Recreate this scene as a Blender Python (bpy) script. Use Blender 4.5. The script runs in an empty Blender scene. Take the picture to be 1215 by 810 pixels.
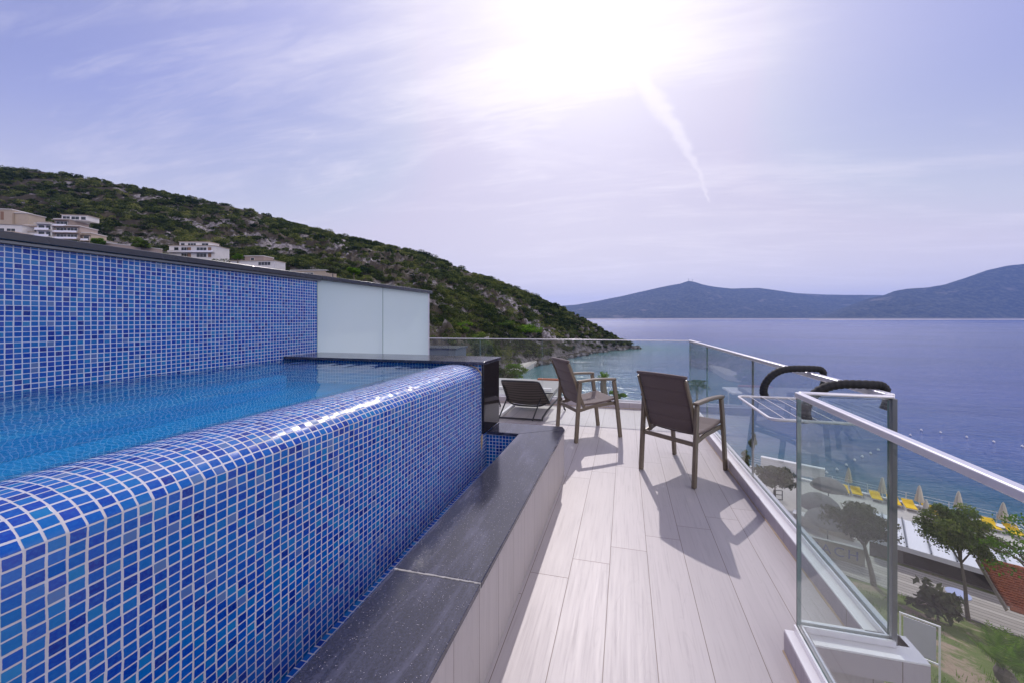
import bpy, bmesh, math, random
import numpy as np
from mathutils import Vector, Matrix, noise as mnoise
R = math.radians
random.seed(7)
rng = np.random.default_rng(11)
sc = bpy.context.scene
COL = sc.collection

# ------------------------------------------------------------------ camera
F_PX, PC, V0, HC = 440.0, 640.0, 377.5, 1.34          # focal length / principal point in photo pixels, eye height
TH = math.atan((742 - PC) / F_PX)
TS, TC = math.sin(TH), math.cos(TH)
cam_d = bpy.data.cameras.new('camera')
cam = bpy.data.objects.new('camera', cam_d); COL.objects.link(cam)
cam.location = (0, 0, HC)
cam.rotation_euler = (R(90), 0, TH)
cam_d.sensor_width = 36.0
cam_d.lens = 36.0 * F_PX / 1215.0
cam_d.shift_x = (607.5 - PC) / 1215.0
cam_d.shift_y = -(405.0 - V0) / 1215.0
cam_d.clip_start = 0.02
cam_d.clip_end = 40000
sc.camera = cam

def at(px, py, z):
    D = F_PX * (HC - z) / (py - V0); L = (px - PC) / F_PX * D
    return Vector((L * TC - D * TS, L * TS + D * TC, z))
def atD(px, py, D):
    L = (px - PC) / F_PX * D
    return Vector((L * TC - D * TS, L * TS + D * TC, HC - (py - V0) / F_PX * D))

# ------------------------------------------------------------------ light, sky, exposure
SUN_EL, SUN_AZ = R(42.0), R(-6.5)                      # azimuth from +Y towards +X
sd = Vector((math.sin(SUN_AZ) * math.cos(SUN_EL), math.cos(SUN_AZ) * math.cos(SUN_EL), math.sin(SUN_EL)))
sun_d = bpy.data.lights.new('sun', 'SUN'); sun = bpy.data.objects.new('sun', sun_d); COL.objects.link(sun)
sun_d.energy = 2.1; sun_d.angle = R(0.53); sun_d.color = (1.0, 0.93, 0.90)
sun.rotation_euler = sd.to_track_quat('Z', 'Y').to_euler()
sun.location = (0, 30, 60)

SKY_STRENGTH = 0.11
sc.view_settings.view_transform = 'Standard'
sc.view_settings.look = 'None'
sc.view_settings.gamma = 1.0
sc.view_settings.exposure = 0.30
try: sc.view_settings.use_curve_mapping = False
except Exception: pass

class NT:
    """small node-tree helper"""
    def __init__(s, tree): s.t = tree; s.n = tree.nodes; s.l = tree.links
    def node(s, typ, **kw):
        nd = s.n.new(typ)
        for k, v in kw.items():
            if k.startswith('i_'):
                key = k[2:]; key = int(key) if key.isdigit() else key.replace('_', ' ')
                s.set(nd.inputs[key], v)
            else: setattr(nd, k, v)
        return nd
    def set(s, sock, v):
        if isinstance(v, bpy.types.NodeSocket): s.l.new(v, sock)
        else: sock.default_value = v
    def math(s, op, a, b=None, c=None, clamp=False):
        nd = s.n.new('ShaderNodeMath'); nd.operation = op; nd.use_clamp = clamp
        s.set(nd.inputs[0], a)
        if b is not None: s.set(nd.inputs[1], b)
        if c is not None: s.set(nd.inputs[2], c)
        return nd.outputs[0]
    def vmath(s, op, a, b=None):
        nd = s.n.new('ShaderNodeVectorMath'); nd.operation = op
        s.set(nd.inputs[0], a)
        if b is not None: s.set(nd.inputs[1], b)
        return nd.outputs[1] if op in ('DOT_PRODUCT', 'LENGTH', 'DISTANCE') else nd.outputs[0]
    def mix(s, f, a, b, blend='MIX'):
        nd = s.n.new('ShaderNodeMix'); nd.data_type = 'RGBA'; nd.blend_type = blend; nd.clamp_factor = True
        s.set(nd.inputs[0], f)
        for sock, v in ((nd.inputs[6], a), (nd.inputs[7], b)):
            if isinstance(v, tuple) and len(v) == 3: v = (*v, 1)
            s.set(sock, v)
        return nd.outputs[2]
    def ramp(s, f, stops, interp='LINEAR'):
        nd = s.n.new('ShaderNodeValToRGB'); cr = nd.color_ramp; cr.interpolation = interp
        while len(cr.elements) < len(stops): cr.elements.new(0.5)
        for e, (p, c) in zip(cr.elements, stops):
            e.position = p; e.color = (*c, 1) if len(c) == 3 else c
        s.set(nd.inputs[0], f); return nd.outputs[0]
    def noise(s, vec, scale, detail=3, rough=0.55, dist=0.0, out=0):
        nd = s.n.new('ShaderNodeTexNoise')
        if vec is not None: s.l.new(vec, nd.inputs['Vector'])
        nd.inputs['Scale'].default_value = scale; nd.inputs['Detail'].default_value = detail
        nd.inputs['Roughness'].default_value = rough; nd.inputs['Distortion'].default_value = dist
        return nd.outputs[out]
    def mapping(s, vec, scale=(1, 1, 1), rot=(0, 0, 0), loc=(0, 0, 0)):
        nd = s.n.new('ShaderNodeMapping'); s.l.new(vec, nd.inputs[0])
        nd.inputs['Scale'].default_value = scale; nd.inputs['Rotation'].default_value = rot; nd.inputs['Location'].default_value = loc
        return nd.outputs[0]
    def sstep(s, x, a, b):
        nd = s.n.new('ShaderNodeMapRange'); nd.interpolation_type = 'SMOOTHSTEP'
        s.set(nd.inputs[0], x); s.set(nd.inputs[1], a); s.set(nd.inputs[2], b)
        return nd.outputs[0]
    def xyz(s, v):
        nd = s.n.new('ShaderNodeSeparateXYZ'); s.l.new(v, nd.inputs[0]); return nd.outputs
    def comb(s, x, y, z=0.0):
        nd = s.n.new('ShaderNodeCombineXYZ'); s.set(nd.inputs[0], x); s.set(nd.inputs[1], y); s.set(nd.inputs[2], z); return nd.outputs[0]
    def bump(s, h, strength, dist, normal=None):
        nd = s.n.new('ShaderNodeBump'); s.set(nd.inputs['Height'], h)
        nd.inputs['Strength'].default_value = strength; nd.inputs['Distance'].default_value = dist
        if normal is not None: s.l.new(normal, nd.inputs['Normal'])
        return nd.outputs[0]

world = bpy.data.worlds.new('World'); sc.world = world; world.use_nodes = True
def build_world():
    w = NT(world.node_tree); w.n.clear()
    out = w.node('ShaderNodeOutputWorld'); bg = w.node('ShaderNodeBackground')
    w.l.new(bg.outputs[0], out.inputs[0])
    sky = w.node('ShaderNodeTexSky'); sky.sky_type = 'NISHITA'; sky.sun_disc = False
    sky.sun_elevation = SUN_EL; sky.sun_rotation = SUN_AZ
    sky.altitude = 0; sky.air_density = 1.0; sky.dust_density = 0.8; sky.ozone_density = 3.0
    tc = w.node('ShaderNodeTexCoord'); d = w.vmath('NORMALIZE', tc.outputs['Generated'])
    x, y, z = w.xyz(d)
    zc = w.math('MAXIMUM', z, 0.03)
    px = w.math('DIVIDE', x, w.math('ADD', zc, 0.12)); py = w.math('DIVIDE', y, w.math('ADD', zc, 0.12))
    p = w.comb(px, py, 0.0)
    # high thin cirrus: two stretched noise layers on the sky plane
    n1 = w.noise(w.mapping(p, (0.75, 2.3, 1), (0, 0, R(-24)), (0.3, 0.2, 0)), 1.1, 8, 0.60, 0.8)
    n2 = w.noise(w.mapping(p, (0.5, 0.9, 1), (0, 0, R(15)), (4.2, 1.7, 0)), 0.9, 4, 0.55, 0.4)
    n3 = w.noise(w.mapping(p, (1.5, 9.0, 1), (0, 0, R(-30)), (1.1, 0, 0)), 2.2, 6, 0.62, 1.2)
    c = w.math('ADD', w.math('MULTIPLY', n1, 0.62), w.math('ADD', w.math('MULTIPLY', n2, 0.40), w.math('MULTIPLY', n3, 0.20)))
    clear = w.math('MULTIPLY', w.sstep(x, 0.12, 0.45), w.sstep(z, 0.22, 0.45))
    cl = w.math('MULTIPLY', w.sstep(c, 0.56, 0.80), w.math('SUBTRACT', 1.0, w.math('MULTIPLY', clear, 0.9)))
    # condensation trail: a segment on the sky plane
    def skyp(ppx, ppy):
        v = atD(ppx, ppy, 1000.0) - Vector((0, 0, HC)); v.normalize(); zz = max(v.z, 0.03) + 0.12
        return Vector((v.x / zz, v.y / zz))
    a, b = skyp(735, 60), skyp(842, 244); ab = b - a; L = ab.length; u = ab / L
    wob = w.noise(w.mapping(p, (1, 1, 1)), 7.0, 5, 0.6)
    rx = w.math('SUBTRACT', px, a.x); ry = w.math('SUBTRACT', py, a.y)
    tt = w.math('ADD', w.math('MULTIPLY', rx, u.x), w.math('MULTIPLY', ry, u.y))
    dd = w.math('ADD', w.math('MULTIPLY', rx, -u.y), w.math('MULTIPLY', ry, u.x))
    bow = w.math('MULTIPLY', w.math('SINE', w.math('MULTIPLY', tt, math.pi / L)), 0.035)
    dd = w.math('ABSOLUTE', w.math('ADD', w.math('ADD', dd, bow), w.math('MULTIPLY', w.math('SUBTRACT', wob, 0.5), 0.09)))
    wd = w.math('ADD', 0.010, w.math('MULTIPLY', w.math('SUBTRACT', L, tt), 0.042))
    tr = w.math('SUBTRACT', 1.0, w.sstep(w.math('DIVIDE', dd, w.math('MAXIMUM', wd, 0.004)), 0.15, 1.0))
    ends = w.math('MULTIPLY', w.sstep(tt, -0.15, 0.1), w.math('SUBTRACT', 1.0, w.sstep(tt, L * 0.92, L)))
    tr = w.math('MULTIPLY', w.math('MULTIPLY', tr, ends), w.math('ADD', 0.12, w.math('MULTIPLY', wob, 0.50)))
    cov = w.math('MAXIMUM', w.math('MULTIPLY', cl, 0.46), tr, clamp=True)
    # sun-lit thin cloud and humid air scatter most of their light forward, round the sun
    cosd = w.math('MAXIMUM', w.vmath('DOT_PRODUCT', d, tuple(sd)), 0.0)
    fw = w.math('ADD', w.math('MULTIPLY', w.math('POWER', cosd, 900.0), 3.0),
                w.math('ADD', w.math('MULTIPLY', w.math('POWER', cosd, 34.0), 1.9), w.math('MULTIPLY', w.math('POWER', cosd, 6.0), 2.8)))
    tint = w.mix(1.0, sky.outputs[0], (1.03, 0.86, 1.08), 'MULTIPLY')
    tint = w.vmath('MINIMUM', tint, (4.4, 4.2, 5.6))
    # veil of thin high cloud lifts and greys the blue
    veil = w.mix(0.34, tint, (3.2, 2.95, 4.7))
    low = w.math('SUBTRACT', 1.0, w.sstep(z, 0.0, 0.42))
    veil = w.mix(w.math('MULTIPLY', low, 0.75), veil, (6.4, 6.0, 6.4))
    cloudc = w.mix(w.math('MULTIPLY', fw, 0.06, clamp=True), (6.6, 6.2, 7.0), (7.6, 7.3, 7.6))
    col = w.mix(cov, veil, cloudc)
    # added unseen bright sky patch behind and right of the camera, fills shaded faces
    fill_sky = w.vmath('DOT_PRODUCT', d, (0.80, -0.60, 0.10))
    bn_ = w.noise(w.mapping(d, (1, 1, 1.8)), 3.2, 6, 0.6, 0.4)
    bk = w.math('MULTIPLY', w.sstep(w.math('ADD', fill_sky, w.math('MULTIPLY', w.math('SUBTRACT', bn_, 0.5), 0.9)), 0.22, 0.70), 0.95)
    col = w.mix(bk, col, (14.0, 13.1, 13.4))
    glow = w.vmath('MULTIPLY', w.comb(fw, fw, fw), (1.04, 0.98, 0.84))
    col = w.vmath('ADD', col, glow)
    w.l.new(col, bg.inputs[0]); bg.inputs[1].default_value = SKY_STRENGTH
build_world()
try:
    sc.cycles.transparent_max_bounces = 32
    sc.cycles.max_bounces = 14
    sc.cycles.volume_bounces = 1
    sc.cycles.caustics_reflective = False
    sc.cycles.caustics_refractive = False
    sc.cycles.sample_clamp_indirect = 6.0
except Exception: pass

# ------------------------------------------------------------------ object helpers
def tag(o, label=None, cat=None, group=None, kind=None):
    if label: o['label'] = label
    if cat: o['category'] = cat
    if group: o['group'] = group
    if kind: o['kind'] = kind
    return o
def thing(name, label, cat, loc=(0, 0, 0), rz=0.0, group=None):
    o = bpy.data.objects.new(name, None); COL.objects.link(o)
    o.empty_display_size = 0.1
    o.location = loc; o.rotation_euler = (0, 0, rz)
    return tag(o, label, cat, group)
def dup(root, loc, rz, label, group=None):
    r = root.copy(); COL.objects.link(r); r.location = loc; r.rotation_euler = (0, 0, rz)
    r['label'] = label
    if group: r['group'] = group
    def rec(src, dst):
        for ch in list(src.children):
            c = ch.copy(); COL.objects.link(c); c.parent = dst
            rec(ch, c)
    rec(root, r)
    return r

class MB:
    """mesh builder: collects verts, faces, uvs; build() links one object"""
    def __init__(s): s.v = []; s.f = []; s.uv = []; s.m = []
    def face(s, idx, uv=None, mi=0): s.f.append(tuple(idx)); s.uv.append(uv); s.m.append(mi)
    def box(s, x0, x1, y0, y1, z0, z1, mi=0):
        s.hexa([(x0, y0), (x1, y0), (x1, y1), (x0, y1)], z0, z1, mi); return s
    def hexa(s, poly, z0, z1, mi=0):
        """vertical prism over a counter-clockwise polygon; z1 may be a list of heights"""
        n = len(poly); b = len(s.v)
        z0s = z0 if isinstance(z0, (list, tuple)) else [z0] * n
        z1s = z1 if isinstance(z1, (list, tuple)) else [z1] * n
        for (x, y), z in zip(poly, z0s): s.v.append((x, y, z))
        for (x, y), z in zip(poly, z1s): s.v.append((x, y, z))
        s.face([b + i for i in range(n)][::-1], mi=mi); s.face([b + n + i for i in range(n)], mi=mi)
        for i in range(n):
            j = (i + 1) % n
            s.face((b + i, b + j, b + n + j, b + n + i), mi=mi)
        return s
    def run(s, p0, p1, a, b, z0, z1, mi=0):
        """box along a segment p0->p1 with side offsets a..b to the left of travel"""
        p0 = Vector(p0[:2]); p1 = Vector(p1[:2]); d = (p1 - p0).normalized(); n = Vector((-d.y, d.x))
        q = [p0 + n * a, p1 + n * a, p1 + n * b, p0 + n * b]
        ar = sum(q[i].x * q[(i + 1) % 4].y - q[(i + 1) % 4].x * q[i].y for i in range(4))
        if ar < 0: q = q[::-1]
        return s.hexa([(v.x, v.y) for v in q], z0, z1, mi)
    def tube(s, pts, r, n=10, closed=False, mi=0, sx=1.0, sy=1.0, up=None, square=False):
        pts = [Vector(p) for p in pts]; N = len(pts)
        rs = r if isinstance(r, (list, tuple)) else [r] * N
        b = len(s.v); prev = None
        for i in range(N):
            if closed: t = pts[(i + 1) % N] - pts[i - 1]
            else: t = pts[min(i + 1, N - 1)] - pts[max(i - 1, 0)]
            t.normalize()
            if up is not None:
                sd_ = t.cross(Vector(up))
                if sd_.length < 1e-4: sd_ = t.orthogonal()
                sd_.normalize(); u_ = sd_.cross(t)
            else:
                if prev is None: sd_ = t.orthogonal().normalized()
                else:
                    sd_ = prev - t * prev.dot(t)
                    if sd_.length < 1e-5: sd_ = t.orthogonal()
                    sd_.normalize()
                u_ = sd_.cross(t)
            prev = sd_
            for k in range(n):
                a_ = 2 * math.pi * k / n + (math.pi / n if square else 0)
                s.v.append(tuple(pts[i] + sd_ * (math.cos(a_) * rs[i] * sx) + u_ * (math.sin(a_) * rs[i] * sy)))
        M = N if closed else N - 1
        for i in range(M):
            i2 = (i + 1) % N
            for k in range(n):
                k2 = (k + 1) % n
                s.face((b + i * n + k, b + i2 * n + k, b + i2 * n + k2, b + i * n + k2), mi=mi)
        if not closed:
            s.face([b + k for k in range(n)], mi=mi); s.face([b + (N - 1) * n + k for k in range(n)][::-1], mi=mi)
        return s
    def bar(s, pts, w, h, up=(0, 0, 1), mi=0):
        """rectangular bar: w across, h along 'up'"""
        q = math.sqrt(2) / 2
        return s.tube(pts, 1.0, 4, mi=mi, sx=w * q, sy=h * q, up=up, square=True)
    def lathe(s, prof, c=(0, 0, 0), n=20, mi=0, wob=None):
        b = len(s.v); M = len(prof)
        for (r, z) in prof:
            for k in range(n):
                a_ = 2 * math.pi * k / n
                rr = r * (1 + (wob(k, z) if wob else 0))
                s.v.append((c[0] + math.cos(a_) * rr, c[1] + math.sin(a_) * rr, c[2] + z))
        for i in range(M - 1):
            for k in range(n):
                k2 = (k + 1) % n
                s.face((b + i * n + k, b + i * n + k2, b + (i + 1) * n + k2, b + (i + 1) * n + k), mi=mi)
        s.face([b + k for k in range(n)][::-1], mi=mi); s.face([b + (M - 1) * n + k for k in range(n)], mi=mi)
        return s
    def grid(s, fn, nu, nv, mi=0):
        b = len(s.v)
        for i in range(nu + 1):
            for j in range(nv + 1): s.v.append(tuple(fn(i / nu, j / nv)))
        for i in range(nu):
            for j in range(nv):
                q = b + i * (nv + 1) + j
                s.face((q, q + nv + 1, q + nv + 2, q + 1), mi=mi)
        return s
    def build(s, name, mats, parent=None, smooth=40, bevel=0.0, segs=2, uvmode=None, solid=0.0, kind=None):
        me = bpy.data.meshes.new(name); me.from_pydata(s.v, [], s.f); me.update()
        if not isinstance(mats, (list, tuple)): mats = [mats]
        for m in mats: me.materials.append(m)
        if len(mats) > 1: me.polygons.foreach_set('material_index', s.m)
        if uvmode == 'box' or any(u is not None for u in s.uv):
            uvl = me.uv_layers.new(name='UVMap')
            for p, uv in zip(me.polygons, s.uv):
                if uv is not None:
                    for li, q in zip(p.loop_indices, uv): uvl.data[li].uv = q
                else:
                    nx, ny, nz = (abs(c) for c in p.normal)
                    for li in p.loop_indices:
                        co = me.vertices[me.loops[li].vertex_index].co
                        if nz >= nx and nz >= ny: q = (co.y, co.x)
                        elif nx >= ny: q = (co.y, co.z)
                        else: q = (co.x, co.z)
                        uvl.data[li].uv = q
        if smooth:
            me.polygons.foreach_set('use_smooth', [True] * len(me.polygons))
            me.set_sharp_from_angle(angle=R(smooth))
        o = bpy.data.objects.new(name, me); COL.objects.link(o)
        if parent is not None: o.parent = parent
        if solid:
            md = o.modifiers.new('solid', 'SOLIDIFY'); md.thickness = solid; md.offset = 0
        if bevel:
            md = o.modifiers.new('bevel', 'BEVEL'); md.width = bevel; md.segments = segs; md.limit_method = 'ANGLE'; md.angle_limit = R(40)
            md.harden_normals = False
        if kind: o['kind'] = kind
        return o

# ------------------------------------------------------------------ materials
MATS = {}
def newmat(name):
    m = bpy.data.materials.new(name); m.use_nodes = True
    t = NT(m.node_tree); t.n.clear(); out = t.node('ShaderNodeOutputMaterial')
    return m, t, out
def principled(t, out, **kw):
    b = t.node('ShaderNodeBsdfPrincipled')
    for k, v in kw.items():
        s_ = b.inputs[k.replace('_', ' ')]
        if isinstance(v, tuple) and len(v) == 3 and s_.type == 'RGBA': v = (*v, 1)
        t.set(s_, v)
    t.l.new(b.outputs[0], out.inputs[0]); return b
def simple(name, col, rough=0.5, metal=0.0, var=0.12, scale=6.0, bump=0.0, bscale=60.0, spec=0.5, coat=0.0):
    m, t, out = newmat(name)
    tc = t.node('ShaderNodeTexCoord').outputs['Object']
    n = t.noise(tc, scale, 4, 0.6)
    c = t.mix(n, tuple(x * (1 - var) for x in col), tuple(min(1, x * (1 + var)) for x in col))
    b = principled(t, out, Base_Color=c, Roughness=t.math('ADD', rough - 0.06, t.math('MULTIPLY', n, 0.12)), Metallic=metal)
    b.inputs['Specular IOR Level'].default_value = spec
    if coat: b.inputs['Coat Weight'].default_value = coat
    if bump:
        t.l.new(t.bump(t.noise(tc, bscale, 3, 0.6), bump, 0.004), b.inputs['Normal'])
    MATS[name] = m; return m

def mosaic(name, pu=0.0288, pv=0.0262, ou=0.0, ov=0.0, wobble=0.03, stain=0.65, light=0.0, gr=(0.47, 0.47, 0.54)):
    m, t, out = newmat(name)
    uv = t.node('ShaderNodeUVMap').outputs[0]
    ux, uy, _ = t.xyz(uv)
    wn = t.noise(t.comb(ux, uy), 9.0, 2, 0.5, out=1)
    wx, wy, _ = t.xyz(wn)
    # the sheets are hand laid: joints wander a little
    u = t.math('ADD', t.math('DIVIDE', t.math('ADD', ux, ou), pu), t.math('MULTIPLY', t.math('SUBTRACT', wx, 0.5), wobble * 8))
    v = t.math('ADD', t.math('DIVIDE', t.math('ADD', uy, ov), pv), t.math('MULTIPLY', t.math('SUBTRACT', wy, 0.5), wobble * 8))
    fu, fv = t.math('FLOOR', u), t.math('FLOOR', v)
    ru, rv = t.math('FRACT', u), t.math('FRACT', v)
    wno = t.node('ShaderNodeTexWhiteNoise', noise_dimensions='2D'); t.l.new(t.comb(fu, fv), wno.inputs['Vector'])
    rnd, rcol = wno.outputs['Value'], wno.outputs['Color']
    rr, rg, rb = t.xyz(rcol)
    base = t.ramp(rnd, [(0.0, (0.0005, 0.010, 0.19)), (0.08, (0.0005, 0.034, 0.29)), (0.26, (0.0005, 0.064, 0.34)),
                        (0.48, (0.001, 0.088, 0.36)), (0.68, (0.002, 0.115, 0.375)), (0.88, (0.006, 0.15, 0.39)), (0.955, (0.085, 0.15, 0.32))], 'CONSTANT')
    inn = t.noise(t.mapping(uv, (1, 1, 1)), 130.0, 3, 0.6)
    base = t.mix(t.math('MULTIPLY', t.math('SUBTRACT', inn, 0.42), 1.1, clamp=True), base, (0.02, 0.19, 0.50))
    base = t.mix(t.math('MULTIPLY', rg, 0.30), base, (0.001, 0.05, 0.40))
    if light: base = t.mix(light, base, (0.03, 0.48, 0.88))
    # tile outline: rounded rectangle with uneven joints
    jit = t.math('MULTIPLY', t.math('SUBTRACT', t.noise(uv, 160.0, 2, 0.5), 0.5), 0.075)
    ju = t.math('ADD', t.math('MULTIPLY', t.math('SUBTRACT', rr, 0.5), 0.12), jit)
    jv = t.math('ADD', t.math('MULTIPLY', t.math('SUBTRACT', rb, 0.5), 0.12), jit)
    au = t.math('ABSOLUTE', t.math('ADD', t.math('SUBTRACT', ru, 0.5), t.math('MULTIPLY', ju, 0.5)))
    av = t.math('ABSOLUTE', t.math('ADD', t.math('SUBTRACT', rv, 0.5), t.math('MULTIPLY', jv, 0.5)))
    eu = t.math('MAXIMUM', t.math('SUBTRACT', au, 0.385), 0.0); ev = t.math('MAXIMUM', t.math('SUBTRACT', av, 0.385), 0.0)
    dist = t.math('SQRT', t.math('ADD', t.math('MULTIPLY', eu, eu), t.math('MULTIPLY', ev, ev)))
    mask = t.math('SUBTRACT', 1.0, t.sstep(dist, 0.025, 0.055))
    st = t.sstep(t.noise(uv, 3.2, 5, 0.6), 0.52, 0.75)
    grout = t.mix(t.math('MULTIPLY', st, stain), gr, (0.40, 0.33, 0.25))
    col = t.mix(mask, grout, base)
    geo = t.node('ShaderNodeNewGeometry')
    tl = t.vmath('MULTIPLY', t.vmath('SUBTRACT', rcol, (0.5, 0.5, 0.5)), (0.12, 0.12, 0.12))
    nrm = t.vmath('NORMALIZE', t.vmath('ADD', geo.outputs['Normal'], tl))
    h = t.math('ADD', mask, t.math('MULTIPLY', t.noise(uv, 70.0, 2, 0.5), 0.22))
    bn = t.bump(h, 0.35, 0.0022, nrm)
    b = principled(t, out, Base_Color=col, Roughness=t.mix(mask, (0.6, 0.6, 0.6), (0.19, 0.19, 0.19)), Normal=bn)
    b.inputs['Specular IOR Level'].default_value = 0.42
    MATS[name] = m; return m
M_mosaic = mosaic('blue_mosaic')
M_mosaic_clean = mosaic('blue_mosaic_wall', pu=0.0282, pv=0.0270, stain=0.12, wobble=0.006, gr=(0.50, 0.55, 0.68))

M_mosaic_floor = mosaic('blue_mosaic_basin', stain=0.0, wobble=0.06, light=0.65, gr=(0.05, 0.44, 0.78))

def planks(name, along='y', pitch=0.2035, length=1.22, off=0.49, j0=1.90, step=0.16, base=(0.445, 0.400, 0.412)):
    m, t, out = newmat(name)
    tc = t.node('ShaderNodeTexCoord').outputs['Object']
    x, y, z = t.xyz(tc)
    if along == 'y': a, l = x, y
    elif along == 'z_y': a, l = y, z            # wall facing X, boards upright
    else: a, l = y, x
    ca = t.math('DIVIDE', t.math('ADD', a, off), pitch); ci = t.math('FLOOR', ca); fr = t.math('FRACT', ca)
    ll = t.math('DIVIDE', t.math('SUBTRACT', l, t.math('ADD', j0, t.math('MULTIPLY', ci, step))), length)
    li = t.math('FLOOR', ll); lf = t.math('FRACT', ll)
    wn = t.node('ShaderNodeTexWhiteNoise', noise_dimensions='2D'); t.l.new(t.comb(ci, li), wn.inputs['Vector'])
    r = wn.outputs['Value']; r3 = wn.outputs['Color']
    gv = t.vmath('ADD', t.comb(t.math('MULTIPLY', fr, pitch), t.math('MULTIPLY', lf, length), 0.0), t.vmath('MULTIPLY', r3, (13.0, 17.0, 5.0)))
    # straight grain + cathedral figure
    g1 = t.noise(t.mapping(gv, (95, 3.2, 1)), 1.0, 4, 0.62)
    g2 = t.noise(t.mapping(gv, (26, 1.1, 1)), 1.0, 3, 0.5, 0.6)
    warp = t.noise(t.mapping(gv, (7, 1.5, 1)), 1.0, 2, 0.5)
    ring = t.math('FRACT', t.math('ADD', t.math('MULTIPLY', warp, 9.0), t.math('MULTIPLY', lf, 5.0)))
    ring = t.math('ABSOLUTE', t.math('SUBTRACT', ring, 0.5))
    fig = t.math('MULTIPLY', t.sstep(ring, 0.40, 0.5), t.sstep(t.noise(t.mapping(gv, (9, 1.2, 1), (0, 0, 0), (3, 3, 3)), 1.0, 2), 0.45, 0.65))
    c = t.mix(g2, tuple(q * 0.86 for q in base), tuple(q * 1.07 for q in base))
    c = t.mix(t.math('MULTIPLY', t.sstep(g1, 0.5, 0.72), 0.42), c, tuple(q * 0.62 for q in base))
    c = t.mix(t.math('MULTIPLY', fig, 0.16), c, tuple(q * 0.60 for q in base))
    c = t.mix(t.math('MULTIPLY', r, 0.40), c, tuple(q * 0.80 for q in base))
    dirt = t.sstep(t.noise(tc, 1.7, 5, 0.65), 0.45, 0.8)
    c = t.mix(t.math('MULTIPLY', dirt, 0.12), c, (0.36, 0.32, 0.30))
    gap = t.math('MULTIPLY', t.math('MINIMUM', fr, t.math('SUBTRACT', 1.0, fr)), pitch)
    gap2 = t.math('MULTIPLY', t.math('MINIMUM', lf, t.math('SUBTRACT', 1.0, lf)), length)
    joint = t.math('SUBTRACT', 1.0, t.sstep(t.math('MINIMUM', gap, gap2), 0.0010, 0.0021))
    c = t.mix(t.math('MULTIPLY', joint, 0.95), c, (0.16, 0.12, 0.105))
    h = t.math('SUBTRACT', t.math('MULTIPLY', g1, 0.35), t.math('ADD', joint, t.math('MULTIPLY', fig, 0.2)))
    b = principled(t, out, Base_Color=c, Roughness=t.math('ADD', 0.36, t.math('MULTIPLY', g1, 0.2)), Normal=t.bump(h, 0.4, 0.0016))
    b.inputs['Specular IOR Level'].default_value = 0.45
    MATS[name] = m; return m
M_deck = planks('deck_tile')
M_wallplank = planks('wall_tile', along='z_y', pitch=0.2035, length=1.22, off=-0.02, j0=-0.3, step=0.0, base=(0.47, 0.42, 0.42))
M_facade = planks('facade_tile', along='x', pitch=0.62, length=0.31, off=0.0, j0=0.06, step=0.0, base=(0.46, 0.41, 0.45))

def granite():
    m, t, out = newmat('black_granite')
    tc = t.node('ShaderNodeTexCoord').outputs['Object']
    vo = t.node('ShaderNodeTexVoronoi'); t.l.new(tc, vo.inputs['Vector']); vo.inputs['Scale'].default_value = 260
    n = t.noise(tc, 160, 4, 0.7); streak = t.noise(t.mapping(tc, (14, 2.0, 6), (0, 0, R(8))), 1.0, 5, 0.62, 0.5)
    c = t.mix(t.sstep(n, 0.28, 0.78), (0.010, 0.011, 0.020), (0.038, 0.040, 0.072))
    c = t.mix(t.math('MULTIPLY', t.sstep(streak, 0.47, 0.72), 0.45), c, (0.13, 0.13, 0.20))
    fl = t.math('MULTIPLY', t.math('SUBTRACT', 1.0, t.sstep(vo.outputs['Distance'], 0.10, 0.30)), t.sstep(t.xyz(vo.outputs['Color'])[0], 0.91, 0.94))
    c = t.mix(fl, c, (0.72, 0.66, 0.72))
    rgh = t.math('ADD', 0.07, t.math('MULTIPLY', t.noise(tc, 6, 4, 0.6), 0.14))
    b = principled(t, out, Base_Color=c, Roughness=rgh, Normal=t.bump(n, 0.05, 0.001))
    b.inputs['Specular IOR Level'].default_value = 0.8
    MATS['granite'] = m; return m
M_granite = granite()
def polished():
    m, t, out = newmat('polished_black_granite')
    tc = t.node('ShaderNodeTexCoord').outputs['Object']
    n = t.noise(tc, 180, 4, 0.7)
    c = t.mix(t.sstep(n, 0.45, 0.7), (0.006, 0.006, 0.009), (0.03, 0.03, 0.036))
    principled(t, out, Base_Color=c, Roughness=0.05)
    return m
M_polish = polished()

def glass(name, tint, dust=0.03, ior=1.5):
    m, t, out = newmat(name)
    tc = t.node('ShaderNodeTexCoord').outputs['Object']
    geo = t.node('ShaderNodeNewGeometry')
    fr = t.node('ShaderNodeFresnel'); fr.inputs[0].default_value = ior
    front = t.math('SUBTRACT', 1.0, geo.outputs['Backfacing'])
    f = t.math('MULTIPLY', t.math('MULTIPLY', fr.outputs[0], 1.35), front, clamp=True)
    tr = t.node('ShaderNodeBsdfTransparent'); tr.inputs[0].default_value = (*tint, 1)
    gl = t.node('ShaderNodeBsdfGlossy'); gl.inputs['Roughness'].default_value = 0.012
    smear = t.noise(t.mapping(tc, (3, 3, 0.8)), 2.0, 6, 0.65)
    df = t.node('ShaderNodeBsdfDiffuse'); df.inputs[0].default_value = (0.75, 0.78, 0.80, 1)
    s1 = t.node('ShaderNodeMixShader'); t.l.new(f, s1.inputs[0]); t.l.new(tr.outputs[0], s1.inputs[1]); t.l.new(gl.outputs[0], s1.inputs[2])
    s2 = t.node('ShaderNodeMixShader')
    t.l.new(t.math('MULTIPLY', t.math('MULTIPLY', t.sstep(smear, 0.30, 0.85), dust), front), s2.inputs[0])
    t.l.new(s1.outputs[0], s2.inputs[1]); t.l.new(df.outputs[0], s2.inputs[2])
    t.l.new(s2.outputs[0], out.inputs[0]); return m
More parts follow.
